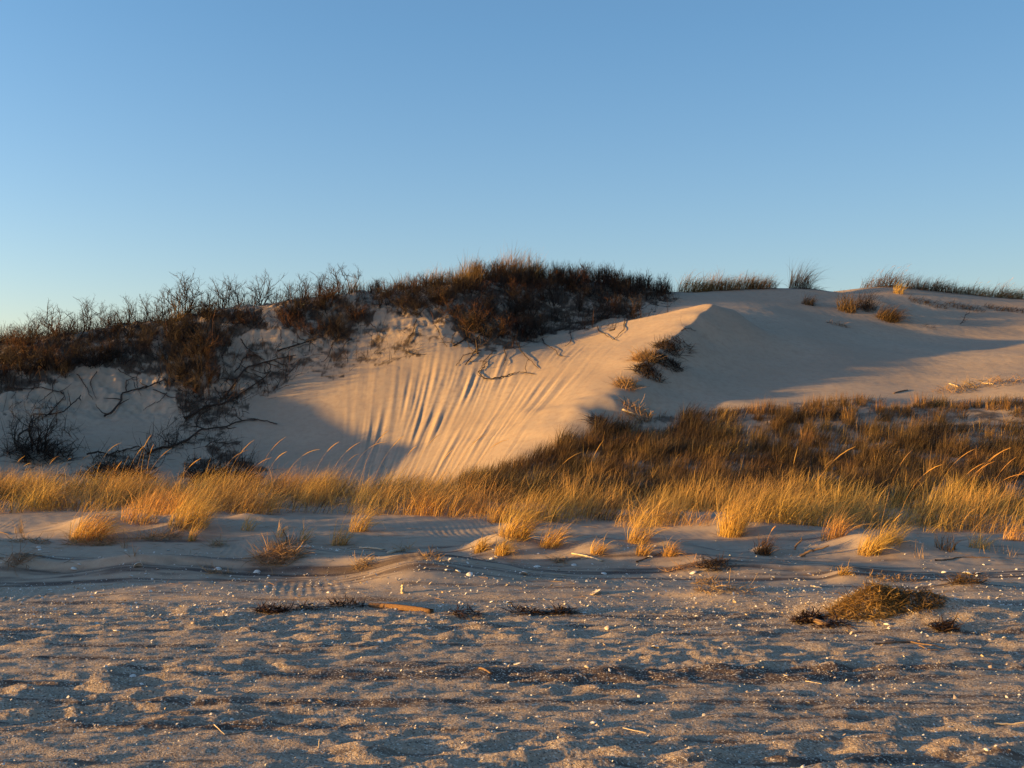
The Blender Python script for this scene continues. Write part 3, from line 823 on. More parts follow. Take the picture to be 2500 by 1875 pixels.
TK = kinds("grass_tuft", (.38, .45, .52), 130, .16, M_BROWN, .25, .8, 300) + kinds("grass_tuft", (.32, .40, .46), 110, .14, M_BROWN2, .2, .7, 320)
SK = kinds("grass_tuft", (.22, .30, .36), 90, .13, M_BROWN2, .08, .25, 340)
DK = kinds("grass_tuft", (.42, .5), 170, .2, M_DARKG, .3, .9, 360)
def copies(src, pts_px, label, group, cat="grass tuft", s0=.8, s1=1.2, seed=1):
    rg = np.random.default_rng(seed)
    g = ground([a for a, b in pts_px], [b for a, b in pts_px])
    for q in g:
        if np.isnan(q[0]): continue
        o = src[rg.integers(len(src))].copy(); C.objects.link(o)
        o.location = tuple(q); o.rotation_euler = (0, 0, rg.normal(0, .4))
        k = rg.uniform(s0, s1); o.scale = (k, k, k)
        tag(o, label, cat, group)
stub = [(1560,895),(1590,893),(1622,892),(1640,894),(1660,892),(1682,893),(1700,892),(1745,885),(1765,884),(1790,880),(1815,878),(1830,876),(1850,872),(1862,876),(1800,892),(1842,888),(1700,902),(1745,900),(1935,885),(1985,880),(2010,879),(2035,878),(2060,880),(2085,882),(2110,880),(2140,884),(2170,884),(2200,890),(1960,890),(1900,890)]
copies(SK, stub, "short lit stubble tuft along the sandy brow of the right slope", "stubble tufts along the brow of the right slope", seed=11)
rg = np.random.default_rng(17)
hp = []
while len(hp) < 120:
    px, py = rg.uniform(1010, 2230), rg.uniform(905, 1085)
    if inside(np.array(px), np.array(py), HILL) and all(abs(px - a) > 22 or abs(py - b) > 10 for a, b in hp): hp.append((px, py))
copies(TK[:3] + DK, hp[:90], "brown grass tuft among many on the dark slope at the right", "brown tufts on the dark right slope", seed=12)
copies(TK[3:], hp[90:], "golden lit grass tuft among the dark grass of the right slope", "golden tufts on the dark right slope", seed=13)
named = [(1960,960,"bright golden tussock high on the right slope",TK[3:],1.3),(1740,965,"bright tussock left of the bare sand patch on the right slope",TK[3:],1.3),(2015,1045,"orange tussock low on the right slope",TK[3:],1.3),(1880,1000,"reddish bent tussock in the middle of the right slope",TK[:3],1.3)]
for px, py, lab, src, k in named:
    copies(src, [(px, py)], lab, None, s0=k, s1=k + .05, seed=px)

# ------------------------------------------------------------------ right ridge and crest tufts
def crest_tuft(px, hpx, n, rad, label, material=None, group=None, dy=0.0, **k):
    b = crest_point(px, 33 if px > 1430 else 24, 50)
    b = b + np.array([0, -.35 - dy, 0]); b[2] = float(height(b[0:1], b[1:2])[0])
    return tuft("grass_tuft", px, 0, hpx, n, rad, label, base=b, material=material, group=group, w=(.007, .013), seg=5, seed=px, **k)

crest_tuft(1485, 42, 260, .5, "dark bushy grass tuft leaning right at the left end of the right ridge", M_BROWN2)
for px in (1512, 1535, 1552, 1575, 1600, 1622, 1640):
    crest_tuft(px, 30 + (px * 7) % 13, 200, .42, "brown grass tuft in the row along the right ridge skyline", M_BROWN2, "row of tufts on the right ridge")
crest_tuft(1655, 28, 110, .35, "low thin grass tuft ending the row on the right ridge", M_BROWN)
crest_tuft(1722, 50, 300, .45, "large dark grass tuft alone on the right ridge beside the dip", M_DARKG, lean=.35, bend=.9)
crest_tuft(1752, 20, 60, .3, "low grass strands trailing right of the large dark ridge tuft", M_DARKG, lean=.8)
crest_tuft(1878, 34, 130, .5, "wispy lit grass tuft starting the far right skyline", M_BROWN, lean=.5, stalks=2)
crest_tuft(1915, 42, 190, .5, "lit brown grass tuft with seed stalks on the far right hump", M_BROWN, lean=.4, stalks=3)
crest_tuft(1950, 34, 130, .4, "brown grass tuft on the right shoulder of the far right hump", M_BROWN, lean=.4, stalks=1)
for px in (1972, 1990, 2012, 2030, 2050, 2070):
    crest_tuft(px, 22 + (px * 5) % 15, 150, .42, "thin brown grass tuft on the sloping skyline at the far right", M_BROWN, "thin tufts on the far right skyline", lean=.4)
for px in (2092, 2110, 2135, 2155, 2170, 2188, 2204):
    crest_tuft(px, 24 + (px * 7) % 16, 150, .42, "wind bent grass tuft at the right end of the skyline", M_BROWN2, "tufts at the right end of the skyline", lean=.5, stalks=1)
RT = dict(w=(.008, .014), seg=5)
tuft("grass_tuft", 1745, 658, 24, 130, .22, "small dark grass clump on the sand below the large ridge tuft", material=M_DARKG, **RT)
tuft("grass_tuft", 1830, 672, 36, 220, .34, "orange lit grass clump left of the drooping clump on the right sand", material=M_BROWN, lean=.1, bend=.9, spread=2.0, **RT)
tuft("grass_tuft", 1868, 668, 40, 200, .4, "dark grass clump between the orange and the drooping one", material=M_DARKG, lean=.3, **RT)
tuft("grass_tuft", 1915, 690, 42, 340, .4, "big drooping brown grass clump on the shaded sand at the right", material=M_BROWN, lean=.5, bend=1.4, spread=.5, **RT)
tuft("grass_tuft", 1940, 634, 26, 90, .2, "small orange lit grass clump under the far right hump", material=M_GOLD, lean=.15, **RT)
for px, py in ((2020,660),(2065,662),(2100,668),(2150,668),(2190,672),(1985,652)):
    tuft("grass_tuft", px, py, 13, 110, .45, "low dark grass patch below the far right skyline", material=M_DARKG, group="low dark patches below the far right skyline", lean=.6, **RT)
tuft("grass_tuft", 1810, 702, 16, 90, .35, "low reddish straw patch on the shaded sand at the right", material=M_DEAD, lean=1.0, spread=3, **RT)
tuft("grass_tuft", 2005, 706, 10, 50, .3, "flat grass wisps right of the drooping clump", material=M_DARKG, lean=1.1, **RT)
tuft("grass_tuft", 1650, 698, 8, 90, .8, "dry straw strewn on the sand below the ridge row", material=M_DEAD, lean=1.3, spread=3, **RT)

# middle crest: golden tufts among dark brush
for px, h, n, lab in ((868,30,110,"small brown grass tuft on the skyline left of the high crest"),(938,36,170,"brown grass tuft leaning right on the skyline left of the high crest"),(975,28,110,"low brown grass tuft left of the golden crest tufts"),
                      (1018,46,190,"golden brown grass tuft, left one on the high crest"),(1005,40,160,"darker tuft hanging left of the golden crest tuft"),(1088,48,190,"golden brown grass tuft at the top of the high crest"),
                      (1112,56,190,"tallest golden grass tuft on the high crest"),(1142,48,190,"golden brown grass tuft right of the tallest crest tuft"),(765,30,70,"small reddish grass tuft by the shrub left of centre skyline"),(390,42,60,"orange grass tuft inside the tall bare shrub on the left skyline")):
    crest_tuft(px, h, n, .4 if n > 100 else .2, lab, M_BROWN2, lean=.15, bend=.6, spread=1.2)

# ------------------------------------------------------------------ bare shrubs and crest brush
def shrub_kind(h, seed, **k):
    rg = np.random.default_rng(seed)
    big, small = shrub_paths(h, rg, **k)
    a = raw_mesh("stems", *tubes(big, 4), M_SHRUB); b = raw_mesh("crown", *tubes(small, 3), M_SHRUB)
    C.objects.unlink(a); C.objects.unlink(b)
    return a, b
KINDS = [shrub_kind(1.0, 500 + i, stems=st, spread=sp, wild=wi) for i, (st, sp, wi) in enumerate(((5, .7, .36), (6, .6, .34), (4, .9, .42), (7, .5, .3), (5, .8, .4)))]
UP = [shrub_kind(1.0, 520 + i, stems=9, spread=.35, wild=.2, twig=.7) for i in range(4)]
def shrub(src, pos, h, rz, label, group=None, cat="bare shrub", name=None):
    a, b = src
    o = empty(name or cat.replace(" ", "_"), pos)
    for q in (a, b):
        c = q.copy(); C.objects.link(c); c.parent = o
    o.rotation_euler = (0, 0, rz); o.scale = (h * 1.15, h, h)
    return tag(o, label, cat, group)
rg = np.random.default_rng(23)
for px, h, lab, gr in [(8,26,"low bare shrub at the far left end of the skyline",None),(40,34,"small bare shrub second from the left on the skyline",None),(72,58,"bare shrub leaning left on the left skyline",None),(118,92,"broad bare shrub with heavy limbs on the left skyline",None),
    (150,60,"bare shrub filling the gap right of the broad one",None),(192,78,"spiky bare shrub right of the broad one on the left skyline",None),(232,58,"thin low bare shrub between two spiky ones",None),(272,74,"bare shrub with a forked top on the left skyline",None),
    (310,76,"wide forked bare shrub on the left skyline",None),(345,88,"dense bare shrub left of the tallest shrub",None),(382,108,"tallest bare shrub on the left skyline",None),(408,100,"tall bare shrub with an orange tuft at its foot",None),
    (450,70,"bare shrub right of the tallest one, low twigs","g"),(482,78,"bare shrub right of the tallest one, low twigs","g"),(520,62,"bare shrub right of the tallest one, low twigs","g"),(560,80,"lopsided bare shrub reaching right on the left skyline",None),
    (592,40,"low bare shrub left of the dark brow","h"),(625,50,"feathery bare shrub on the dark brow","i"),(655,56,"feathery bare shrub on the dark brow","i"),(690,58,"feathery bare shrub on the dark brow","i"),(722,60,"feathery bare shrub on the dark brow","i"),(742,84,"slim tall bare shrub standing over the dark brow",None)]:
    b = crest_point(px); b[2] -= .05
    grp = {"g": "low twiggy shrubs right of the tallest", "h": None, "i": "feathery shrubs on the dark brow", None: None}[gr]
    shrub(KINDS[rg.integers(5)], b, h / FPX * b[1] * .88, rg.uniform(0, 6.28), lab, grp)
for i, px in enumerate(list(range(785, 1000, 19)) + list(range(1000, 1440, 13))):
    b = crest_point(px); b = b + np.array([rg.normal(0, .1), rg.uniform(-.9, .3), 0]); b[2] = float(height(b[0:1], b[1:2])[0]) - .05
    hp_ = np.interp(px, [785, 900, 990, 1030, 1100, 1200, 1330, 1400, 1440], [34, 30, 32, 44, 50, 48, 44, 44, 30]) * rg.uniform(.65, 1.2)
    side = "left part" if px < 1000 else "high part"
    shrub(UP[rg.integers(4)], b, hp_ / FPX * b[1], rg.uniform(0, 6.28), f"dark upright brush clump on the {side} of the middle crest", f"brush clumps on the {side} of the middle crest", "brush")
# brush lying on the face of the scarp
def rust(src):
    out = []
    for q in src:
        me = q.data.copy(); me.materials.clear(); me.materials.append(M_RUST)
        o = bpy.data.objects.new(q.name.split(".")[0], me); out.append(o)
    return tuple(out)
LOW = [shrub_kind(1.0, 560 + i, stems=8, spread=1.25, wild=.5) for i in range(4)]
LOWR = [rust(q) for q in LOW]
rg = np.random.default_rng(91)
for bi, (cnt, lab, gr) in enumerate(((46, "low dark tangle of brush on the left scarp", "low tangles on the left scarp"), (14, "low dark tangle of brush under the dark brow of the crest", "low tangles under the dark brow"), (40, "low dark tangle of brush below the high crest", "low tangles below the high crest"), (18, "small sparse tangle of twigs on pale scarp left of the high crest", "sparse tangles left of the high crest"))):
    poly = BRUSH[bi][0]; xs = [a for a, b in poly]; ys_ = [b for a, b in poly]; got = 0
    while got < cnt:
        px, py = rg.uniform(max(min(xs), 0), max(xs)), rg.uniform(min(ys_) + 12, max(ys_))
        if not inside(np.array(px), np.array(py), poly): continue
        got += 1
        b = ground(px, py)[0]
        if np.isnan(b[0]): continue
        b[2] -= .04
        r_ = rg.uniform() < .28
        shrub((LOWR if r_ else LOW)[rg.integers(4)], b, rg.uniform(.45, .85), rg.uniform(0, 6.28), lab + (", rusty" if r_ else ", blackish"), gr + (", rusty" if r_ else ", blackish"), "brush", "low_brush")
def face_shrub(px, py, hpx, label, src=None, group=None):
    b = ground(px, py)[0]; b[2] -= .05
    return shrub(src or KINDS[rg.integers(5)], b, hpx / FPX * b[1], rg.uniform(0, 6.28), label, group)
for px, py, h, lab, gr in [(85,975,95,"dark bare bush on the sand at the left edge",None),(40,960,70,"dark tangled bush at the far left edge of the slope",None),(120,990,60,"dark low bush right of the left edge bush",None),(55,1000,50,"dark bush half hidden behind the left grass",None),
    (245,1030,45,"dark mounded bush behind the grass at the left",None),(290,1028,42,"dark mounded bush with crooked limbs behind the left grass",None),(430,1040,70,"dark bush left one of the trio behind the grass",None),(480,1040,72,"dark dense bush middle one of the trio behind the grass",None),(530,1040,58,"dark bush right one of the trio behind the grass",None),
    (400,770,80,"rusty brush hanging on the left scarp","a"),(430,810,70,"rusty brush hanging on the left scarp","a"),(370,740,70,"rusty brush hanging on the left scarp","a"),(445,760,60,"rusty brush hanging on the left scarp","a"),(415,850,60,"rusty brush hanging on the left scarp","a"),
    (240,780,50,"dark brush on the upper left scarp","b"),(180,770,50,"dark brush on the upper left scarp","b"),(310,750,55,"dark brush on the upper left scarp","b"),(100,790,50,"dark brush on the upper left scarp","b"),(30,790,50,"dark brush on the upper left scarp","b"),(140,815,40,"dark brush on the upper left scarp","b"),
    (1060,690,60,"tangled brush spilling from the middle crest","c"),(1100,670,60,"tangled brush spilling from the middle crest","c"),(1150,680,60,"tangled brush spilling from the middle crest","c"),(1200,660,60,"tangled brush spilling from the middle crest","c"),(1250,670,55,"tangled brush spilling from the middle crest","c"),(1300,665,50,"tangled brush spilling from the middle crest","c"),(1350,655,50,"tangled brush spilling from the middle crest","c"),(1030,720,50,"tangled brush spilling from the middle crest","c"),(1080,730,45,"tangled brush spilling from the middle crest","c"),
    (760,690,50,"dark brush under the dark brow","d"),(700,680,50,"dark brush under the dark brow","d"),(640,690,50,"dark brush under the dark brow","d")]:
    face_shrub(px, py, h, lab, group={None: None, "a": "rusty brush on the left scarp", "b": "dark brush on the upper left scarp", "c": "brush spilling from the middle crest", "d": "brush under the dark brow"}[gr])
for px, py, lab in ((250,1030,"black mat of dead stems under the mounded bushes at the left"),(480,1042,"black mat of dead stems under the bush trio"),(80,985,"black mat of dead stems under the left edge bush")):
    mat_of_grass("brush_heap", px, py, 420, .75, .5, .2, .5, lab, material=M_TWIG, hump=.35, cat="dead brush", w=(.008, .016))

# ------------------------------------------------------------------ exposed roots and fallen branches on the slope
def root(pts_px, r, label, twigs=5, name="exposed_root", seed=None, lift=.03, material=None, cat="root"):
    rg = np.random.default_rng(int(seed or pts_px[0][0] * 13 + pts_px[0][1]))
    P2 = []
    for (a, b), (c, d) in zip(pts_px[:-1], pts_px[1:]):
        for t in np.linspace(0, 1, 5)[:-1]: P2.append((a + (c - a) * t + rg.normal(0, .7), b + (d - b) * t + rg.normal(0, .7)))
    P2.append(pts_px[-1])
    g = ground([a for a, b in P2], [b for a, b in P2])
    g = g[~np.isnan(g[:, 0])]
    k = len(g)
    g[:, 2] += r * .6 + lift * (.4 + np.sin(np.linspace(0, 9, k) + rg.uniform(0, 6)) * .5 + .5)
    g[:, 1] -= r * .8
    rad = np.linspace(r, r * .45, k) * rg.uniform(.85, 1.15, k)
    main = tubes([(g, rad)], 6)
    org = g[0].copy()
    o = empty(name, org) if twigs else place(name, main, material or M_ROOT, org, smooth=True)
    if twigs: place("limb", (main[0] - org, main[1]), material or M_ROOT, None, o, smooth=True)
    tag(o, label, cat)
    tw = []
    for i in range(twigs):
        j = rg.integers(1, k); d = rg.normal(0, 1, 3) * np.array([1, .3, .6]); d /= np.linalg.norm(d)
        L_ = rg.uniform(.2, .6); p = [g[j]]
        for q in range(6):
            d = d + rg.normal(0, .35, 3) * np.array([1, .4, .8]); d /= np.linalg.norm(d); p.append(p[-1] + d * L_ / 6)
        p = np.array(p); p[:, 2] = np.maximum(p[:, 2], height(p[:, 0], p[:, 1]) + .006)
        tw.append((p - org, np.linspace(r * .5, r * .2, 7)))
    for t_ in tw: place("side_twig", tubes([t_], 4), material or M_ROOT, None, o)
    return o
root([(507,808),(519,792),(523,779),(537,770),(557,773),(571,779)], .018, "thin looping root arching over the sand right of the rusty brush", 3)
root([(399,906),(427,892),(447,882),(482,878),(509,861),(537,841),(564,827),(585,806)], .035, "thick root running up right across the left slope", 9)
root([(320,982),(344,970),(385,964),(413,949),(433,933),(461,930),(488,926),(516,913),(550,908),(578,913),(599,920)], .032, "long crooked root crossing the lower left slope", 10)
root([(227,904),(241,896),(261,871),(265,851),(292,847),(330,837),(358,820)], .032, "dark root with a drooping end under the left brush", 8)
root([(273,847),(273,823),(296,818)], .016, "short hooked twig standing on the left root", 2)
root([(52,995),(50,981),(38,973),(41,954),(58,944),(69,933),(74,902),(103,901),(138,895),(158,882),(175,868)], .026, "curled dead limb arching over the bush at the left edge", 8, lift=.12)
root([(189,988),(213,985),(234,988),(255,978),(282,975),(303,973),(316,982)], .024, "low dead limb lying above the mounded bushes", 7, lift=.06)
root([(444,968),(457,959),(482,959),(509,961),(520,966)], .014, "thin straight root left of the bush trio", 2)
root([(427,926),(423,916),(437,896),(457,885)], .018, "short forked root below the thick left root", 3)
root([(100,905),(120,880),(140,860),(135,845)], .016, "thin root on the shaded sand at the left", 3)
root([(0,770),(10,790),(6,812),(0,820)], .03, "dark limb at the left edge below the skyline", 3)
root([(20,840),(60,845),(90,838),(130,850),(138,856)], .02, "thin drooping root under the far left brush", 5)
root([(480,865),(500,840),(530,800),(560,790),(590,780),(640,770)], .03, "twisted root fanning out right of the rusty brush", 10)
root([(600,760),(640,750),(680,735),(710,725)], .024, "root strand lying below the dark brow", 8)
root([(1045,823),(1069,820),(1090,815),(1111,810),(1131,808),(1155,810)], .022, "bare branch lying on the lit slope in the middle", 3)
root([(1045,823),(1033,806),(1045,796),(1051,785),(1035,782)], .014, "bent twig rising from the bare branch on the lit slope", 3)
root([(980,751),(1001,737),(1011,717),(1025,703),(1011,682)], .026, "root hanging from the middle brush, left one", 7)
root([(1032,768),(1028,737),(1045,717),(1056,696),(1073,679)], .026, "root hanging from the middle brush, right one", 7)
root([(1007,789),(1018,775),(1028,755),(1050,745)], .018, "short root end over the sand grooves", 5)
root([(1120,745),(1124,735),(1130,715),(1136,700)], .016, "thin upright root at the edge of the lit slope", 4)
root([(877,761),(894,769),(922,767)], .012, "small straight twig on the grooved sand", 0, name="twig", cat="twig")
root([(1200,717),(1221,710),(1242,700),(1276,696),(1310,690)], .016, "thin root lying behind the sand crest", 6)
root([(1060,700),(1080,690),(1095,672),(1100,650)], .024, "curved bleached limb in the middle brush", 3, material=M_DRIFT)
root([(1470,716),(1480,712),(1494,714),(1504,716)], .010, "thin dead twig on the shoulder right of the sand crest", 3, name="twig", cat="twig")
root([(2075,704),(2085,696),(2090,684),(2098,672)], .016, "bare twig sticking up on the shaded sand at the right", 3, name="twig", cat="twig", lift=.15)

rg = np.random.default_rng(67)
HR = [(a, b, "left scarp") for a, b in ((30,815),(75,830),(120,822),(165,812),(210,806),(255,800),(300,808),(330,845),(360,850),(385,880),(440,880),(462,840),(475,790),(490,755),(520,735))] + \
     [(a, b, "dark brow") for a, b in ((600,705),(640,722),(680,738),(720,742),(760,735),(800,700))] + [(a, b, "high crest") for a, b in ((985,720),(1010,740),(1040,760),(1065,762),(1090,755),(1120,748),(1170,732),(1230,718),(1290,708),(1350,690),(940,705),(900,695))]
for px, py, where in HR:
    q = [(px, py)]; a = rg.normal(.3, .8)
    for i in range(rg.integers(3, 6)):
        a += rg.normal(0, .5); q.append((q[-1][0] - 13 * math.sin(a), q[-1][1] + 11 * abs(math.cos(a)) + 2))
    root(q, rg.uniform(.010, .018), f"thin root straggling down from the brush of the {where}", 0, name="straggling_root", seed=px)["group"] = f"roots straggling from the brush of the {where}"

# heaps on the spur below the sunlit crest
for px, py, n, rx, label, m_ in [(1392,775,560,.34,"orange lit dead grass heap on the edge of the sunlit spur",M_DEAD),(1440,752,360,.4,"dark dead grass streak right of the sunlit spur",M_TWIG),(1440,785,420,.45,"dark dead grass heap below the dark streak",M_TWIG),(1400,805,380,.36,"dark tangled root heap in the middle of the spur",M_TWIG),
      (1352,832,340,.3,"reddish dead grass heap low on the spur",M_DEAD),(1375,893,190,.35,"brown root heap beside the bleached stick on the spur",M_DEAD),(1305,922,320,.3,"dark root clump at the foot of the spur",M_TWIG),(1225,962,200,.26,"orange straw clump in the hollow at the spur foot",M_DEAD),(1470,746,90,.3,"dark scrap of grass highest on the shaded side of the spur",M_TWIG),
      (2140,832,200,.9,"dark root line along the sandy edge at the far right",M_DEAD),(2060,846,120,.6,"root scraps on sand left of the far right root line",M_DEAD)]:
    mat_of_grass("straw_clump", px, py, n, rx, .3, .12, .42, label, material=m_, hump=.10, w=(.007, .014), flat=1.15)

# ------------------------------------------------------------------ driftwood, seaweed, shells
def plank(name, p0, p1, wd, th, material, label, cat="board", roll=.15, bury=.3, ends=.03):
    """a weathered board between two pixels on the sand: bevelled, slightly warped, split ends"""
    rg = np.random.default_rng(int(p0[0] + p0[1]))
    a = ground(*p0)[0]; b = ground(*p1)[0]
    d = b - a; L_ = np.linalg.norm(d); d /= L_
    side = np.cross(d, [0, 0, 1]); side /= np.linalg.norm(side); up = np.cross(side, d)
    s2 = side * math.cos(roll) + up * math.sin(roll); u2 = np.cross(s2, d)
    k = 9
    prof = [(-.5, -.4), (-.42, -.5), (.42, -.5), (.5, -.4), (.5, .4), (.42, .5), (-.42, .5), (-.5, .4)]
    V = []
    for i in range(k):
        t = i / (k - 1)
        c = a + d * L_ * t + up * (th * (.5 - bury) + .01 * math.sin(t * 3.1))
        q = .93 if i in (0, k - 1) else 1 + rg.normal(0, .02)
        for j, (x, y) in enumerate(prof):
            e = d * (rg.normal(0, ends) * .5 if i in (0, k - 1) else 0)
            V.append(c + s2 * x * wd * q + u2 * y * th * q + e)
    F = []
    for i in range(k - 1):
        for j in range(8):
            F.append((i * 8 + j, i * 8 + (j + 1) % 8, (i + 1) * 8 + (j + 1) % 8, (i + 1) * 8 + j))
    for o_ in (0, (k - 1) * 8):
        F += [(o_, o_ + 1, o_ + 2, o_ + 3), (o_, o_ + 3, o_ + 4, o_ + 7), (o_ + 7, o_ + 4, o_ + 5, o_ + 6)]
    o = place(name, (np.array(V), np.array(F)), material, a)
    me = o.data
    bm_fix(me)
    return tag(o, label, cat)

def bm_fix(me):
    import bmesh
    bm = bmesh.new(); bm.from_mesh(me); bmesh.ops.recalc_face_normals(bm, faces=bm.faces); bm.to_mesh(me); bm.free()

plank("board", (800,1310), (934,1324), .055, .045, M_WOOD, "reddish brown weathered board lying on the shelly sand")
plank("board", (1236,1196), (1300,1212), .035, .016, M_PALEWOOD, "bleached flat stick below the short tufts")
plank("board", (776,1184), (830,1188), .05, .02, M_PALEWOOD, "bleached thin board, left one by the straw scraps")
plank("board", (838,1196), (866,1190), .05, .03, M_PALEWOOD, "short bleached board, right one by the straw scraps")
plank("board", (1345,886), (1372,897), .07, .04, M_PALEWOOD, "bleached bright stick lying on the spur foot")
plank("board", (2052,829), (2075,838), .07, .03, M_PALEWOOD, "bleached board on the sandy edge at the far right")
plank("board", (2120,828), (2148,831), .05, .03, M_PALEWOOD, "thin bleached board near the root line at the far right")
plank("board", (1930,850), (1960,843), .05, .03, M_DRIFT, "dark board on the sandy edge of the right bowl")
plank("board", (1740,1338), (1790,1352), .05, .03, M_DRIFT, "dark stick end lying with the seaweed at the right")
plank("board", (1036,1444), (1062,1456), .03, .012, M_DRIFT, "small pale wood chip near the dark wrack line")

def stick(pts_px, r, label, heights=None, material=None, name="stick", cat="stick", fork=None):
    g = ground([a for a, b in pts_px], [b for a, b in pts_px])
    base = g[0].copy()
    if heights is not None:
        dd = g[0][1]
        g = np.array([at(a, b, dd + 0 * i) for i, (a, b) in enumerate(pts_px)])
    else:
        g[:, 2] += r * .8
    k = len(g)
    t = np.linspace(0, k - 1, (k - 1) * 4 + 1)
    g2 = np.stack([np.interp(t, range(k), g[:, i]) for i in range(3)], -1)
    rg = np.random.default_rng(int(pts_px[0][0]))
    g2 += rg.normal(0, r * .25, g2.shape)
    o = place(name, tubes([(g2, np.linspace(r, r * .5, len(g2)))], 6), material or M_DRIFT, base, smooth=True)
    return tag(o, label, cat)
stick([(870,1282),(870,1270),(872,1256)], .02, "short pale stake standing upright in the shelly sand", 1, M_PALEWOOD, "stake", "stake")
stick([(1716,1187),(1722,1176),(1732,1168),(1731,1160)], .014, "dark twig standing upright left of the forked driftwood", 1)
stick([(1728,1202),(1745,1192),(1762,1188),(1790,1180)], .018, "curved brown driftwood branch at the right", 1)
stick([(1735,1190),(1745,1182),(1752,1176)], .008, "thin pale stick leaning beside the brown driftwood branch", 1, M_PALEWOOD)
stick([(620,1178),(618,1160),(611,1148),(613,1143)], .010, "dark forked twig standing behind the matted mound", 1)
stick([(1375,1216),(1400,1206),(1430,1196)], .010, "long thin twig lying under the short tufts")
stick([(1255,1208),(1285,1202),(1300,1198)], .006, "thin pale straw lying by the bleached flat stick", None, M_PALEWOOD)
stick([(1890,1393),(1925,1390),(1965,1388),(1990,1392),(2020,1397),(2040,1402)], .008, "long thin root lying on the trodden sand at the right")
stick([(1985,1395),(2005,1404),(2030,1406)], .006, "short root end beside the long thin root")
stick([(463,1566),(474,1577),(485,1587)], .0028, "pale straw stuck slanting in the near sand at the left", None, M_PALEWOOD)
stick([(486,1588),(520,1584),(560,1580),(600,1579)], .0022, "thin dark straw lying right of the slanting pale straw")
stick([(688,1615),(689,1605),(690,1596)], .003, "tiny upright straw in the near sand left of centre", 1, M_PALEWOOD)
stick([(1740,1472),(1775,1478)], .003, "pale straw near the right end of the wrack line", None, M_PALEWOOD)
stick([(1345,1573),(1395,1585)], .003, "brown straw lying in the near sand at the middle", None, M_PALEWOOD)
stick([(2150,1567),(2180,1566),(2212,1562)], .006, "yellow leaf like straw at the right edge of the near sand", None, M_PALEWOOD)
stick([(1855,1235),(1880,1256),(1905,1282),(1945,1300)], .0035, "long pale stalk fallen across the big right mound", None, M_PALEWOOD)
stick([(1935,1293),(1955,1312),(1975,1326)], .004, "pale root sticking out below the big right mound", None, M_PALEWOOD)
stick([(1752,1267),(1776,1272)], .010, "short yellow stick left of the big right mound", None, M_PALEWOOD)
stick([(2020,1212),(2050,1210),(2080,1204),(2140,1206)], .010, "dark root lying across the sand at the right")
stick([(0,1150),(20,1155)], .006, "short dark twig at the far left edge")
stick([(90,565+600),(110,1172)], .006, "small twig by the dry grass scrap at the far left")

for px, py, n, rx, lab in [(590,1321,240,.15,"dark seaweed clump on the sand left of the brown board"),(1212,1326,170,.12,"dark seaweed clump right of centre on shelly sand"),(1140,1325,120,.16,"thin seaweed strands left of the right seaweed clump"),(1000,1328,90,.14,"low seaweed scrap right of the brown board"),
      (750,1310,120,.16,"seaweed wisp at the left end of the brown board"),(1745,1342,240,.13,"brown seaweed heap with a trailing end at the right"),(1795,1352,90,.12,"trailing end of seaweed right of the brown heap"),(2045,1357,170,.08,"small dark seaweed mound near the right edge"),(665,1316,70,.14,"flat seaweed scrap between two seaweed clumps")]:
    mat_of_grass("seaweed_clump", px, py, n, rx, .07, .04, .13, lab, material=M_WEED, hump=.05, cat="seaweed", w=(.004, .012))

def shell_mesh(seed, rx, ry, hh):
    """one valve of a clam: a domed, ribbed bowl with a beak, thick at the rim"""
    rg = np.random.default_rng(seed)
    R_, A_ = 6, 18
    V, F = [], []
    for inner in (0, 1):
        for i in range(R_ + 1):
            t = i / R_
            for j in range(A_):
                a = j / A_ * 2 * math.pi
                rr = t * (1 + .05 * math.cos(3 * a) + .03 * rg.normal() * (i == R_))
                x = rx * rr * math.cos(a) * (.93 if inner else 1); y = ry * rr * math.sin(a) * (.93 if inner else 1) + ry * .25 * (1 - t)
                z = hh * (1 - t ** 2.0) ** .8 + .0015 * math.sin(t * 22)
                V.append((x, y, z - (.004 if inner else 0) * (1 if t < 1 else .3)))
    o = (R_ + 1) * A_
    for i in range(R_):
        for j in range(A_):
            j2 = (j + 1) % A_
            F.append((i * A_ + j, (i + 1) * A_ + j, (i + 1) * A_ + j2, i * A_ + j2))
            F.append((o + i * A_ + j, o + i * A_ + j2, o + (i + 1) * A_ + j2, o + (i + 1) * A_ + j))
    for j in range(A_):
        j2 = (j + 1) % A_
        F.append((R_ * A_ + j, o + R_ * A_ + j, o + R_ * A_ + j2, R_ * A_ + j2))
    return np.array(V), np.array(F)
SHELLS = []
for i, (rx, ry, hh) in enumerate(((.05, .036, .018), (.05, .04, .02), (.05, .03, .014), (.05, .042, .022))):
    for m_ in (M_SHELL, M_SHELL2):
        o = raw_mesh("clam_shell", *shell_mesh(40 + i, rx, ry, hh), m_, smooth=True); C.objects.unlink(o); SHELLS.append(o)
def shell(g, size, rg, label, group=None, stained=False, flip=None):
    o = SHELLS[2 * rg.integers(4) + int(stained)].copy(); C.objects.link(o)
    fl = rg.uniform() < .25 if flip is None else flip
    o.rotation_euler = ((math.pi if fl else 0) + rg.normal(0, .3), rg.normal(0, .3), rg.uniform(0, 6.28))
    k = size / .10; o.scale = (k, k, k)
    o.location = (g[0], g[1], g[2] + (.016 * k if fl else .001))
    return tag(o, label, "shell", group)
rg = np.random.default_rng(77)
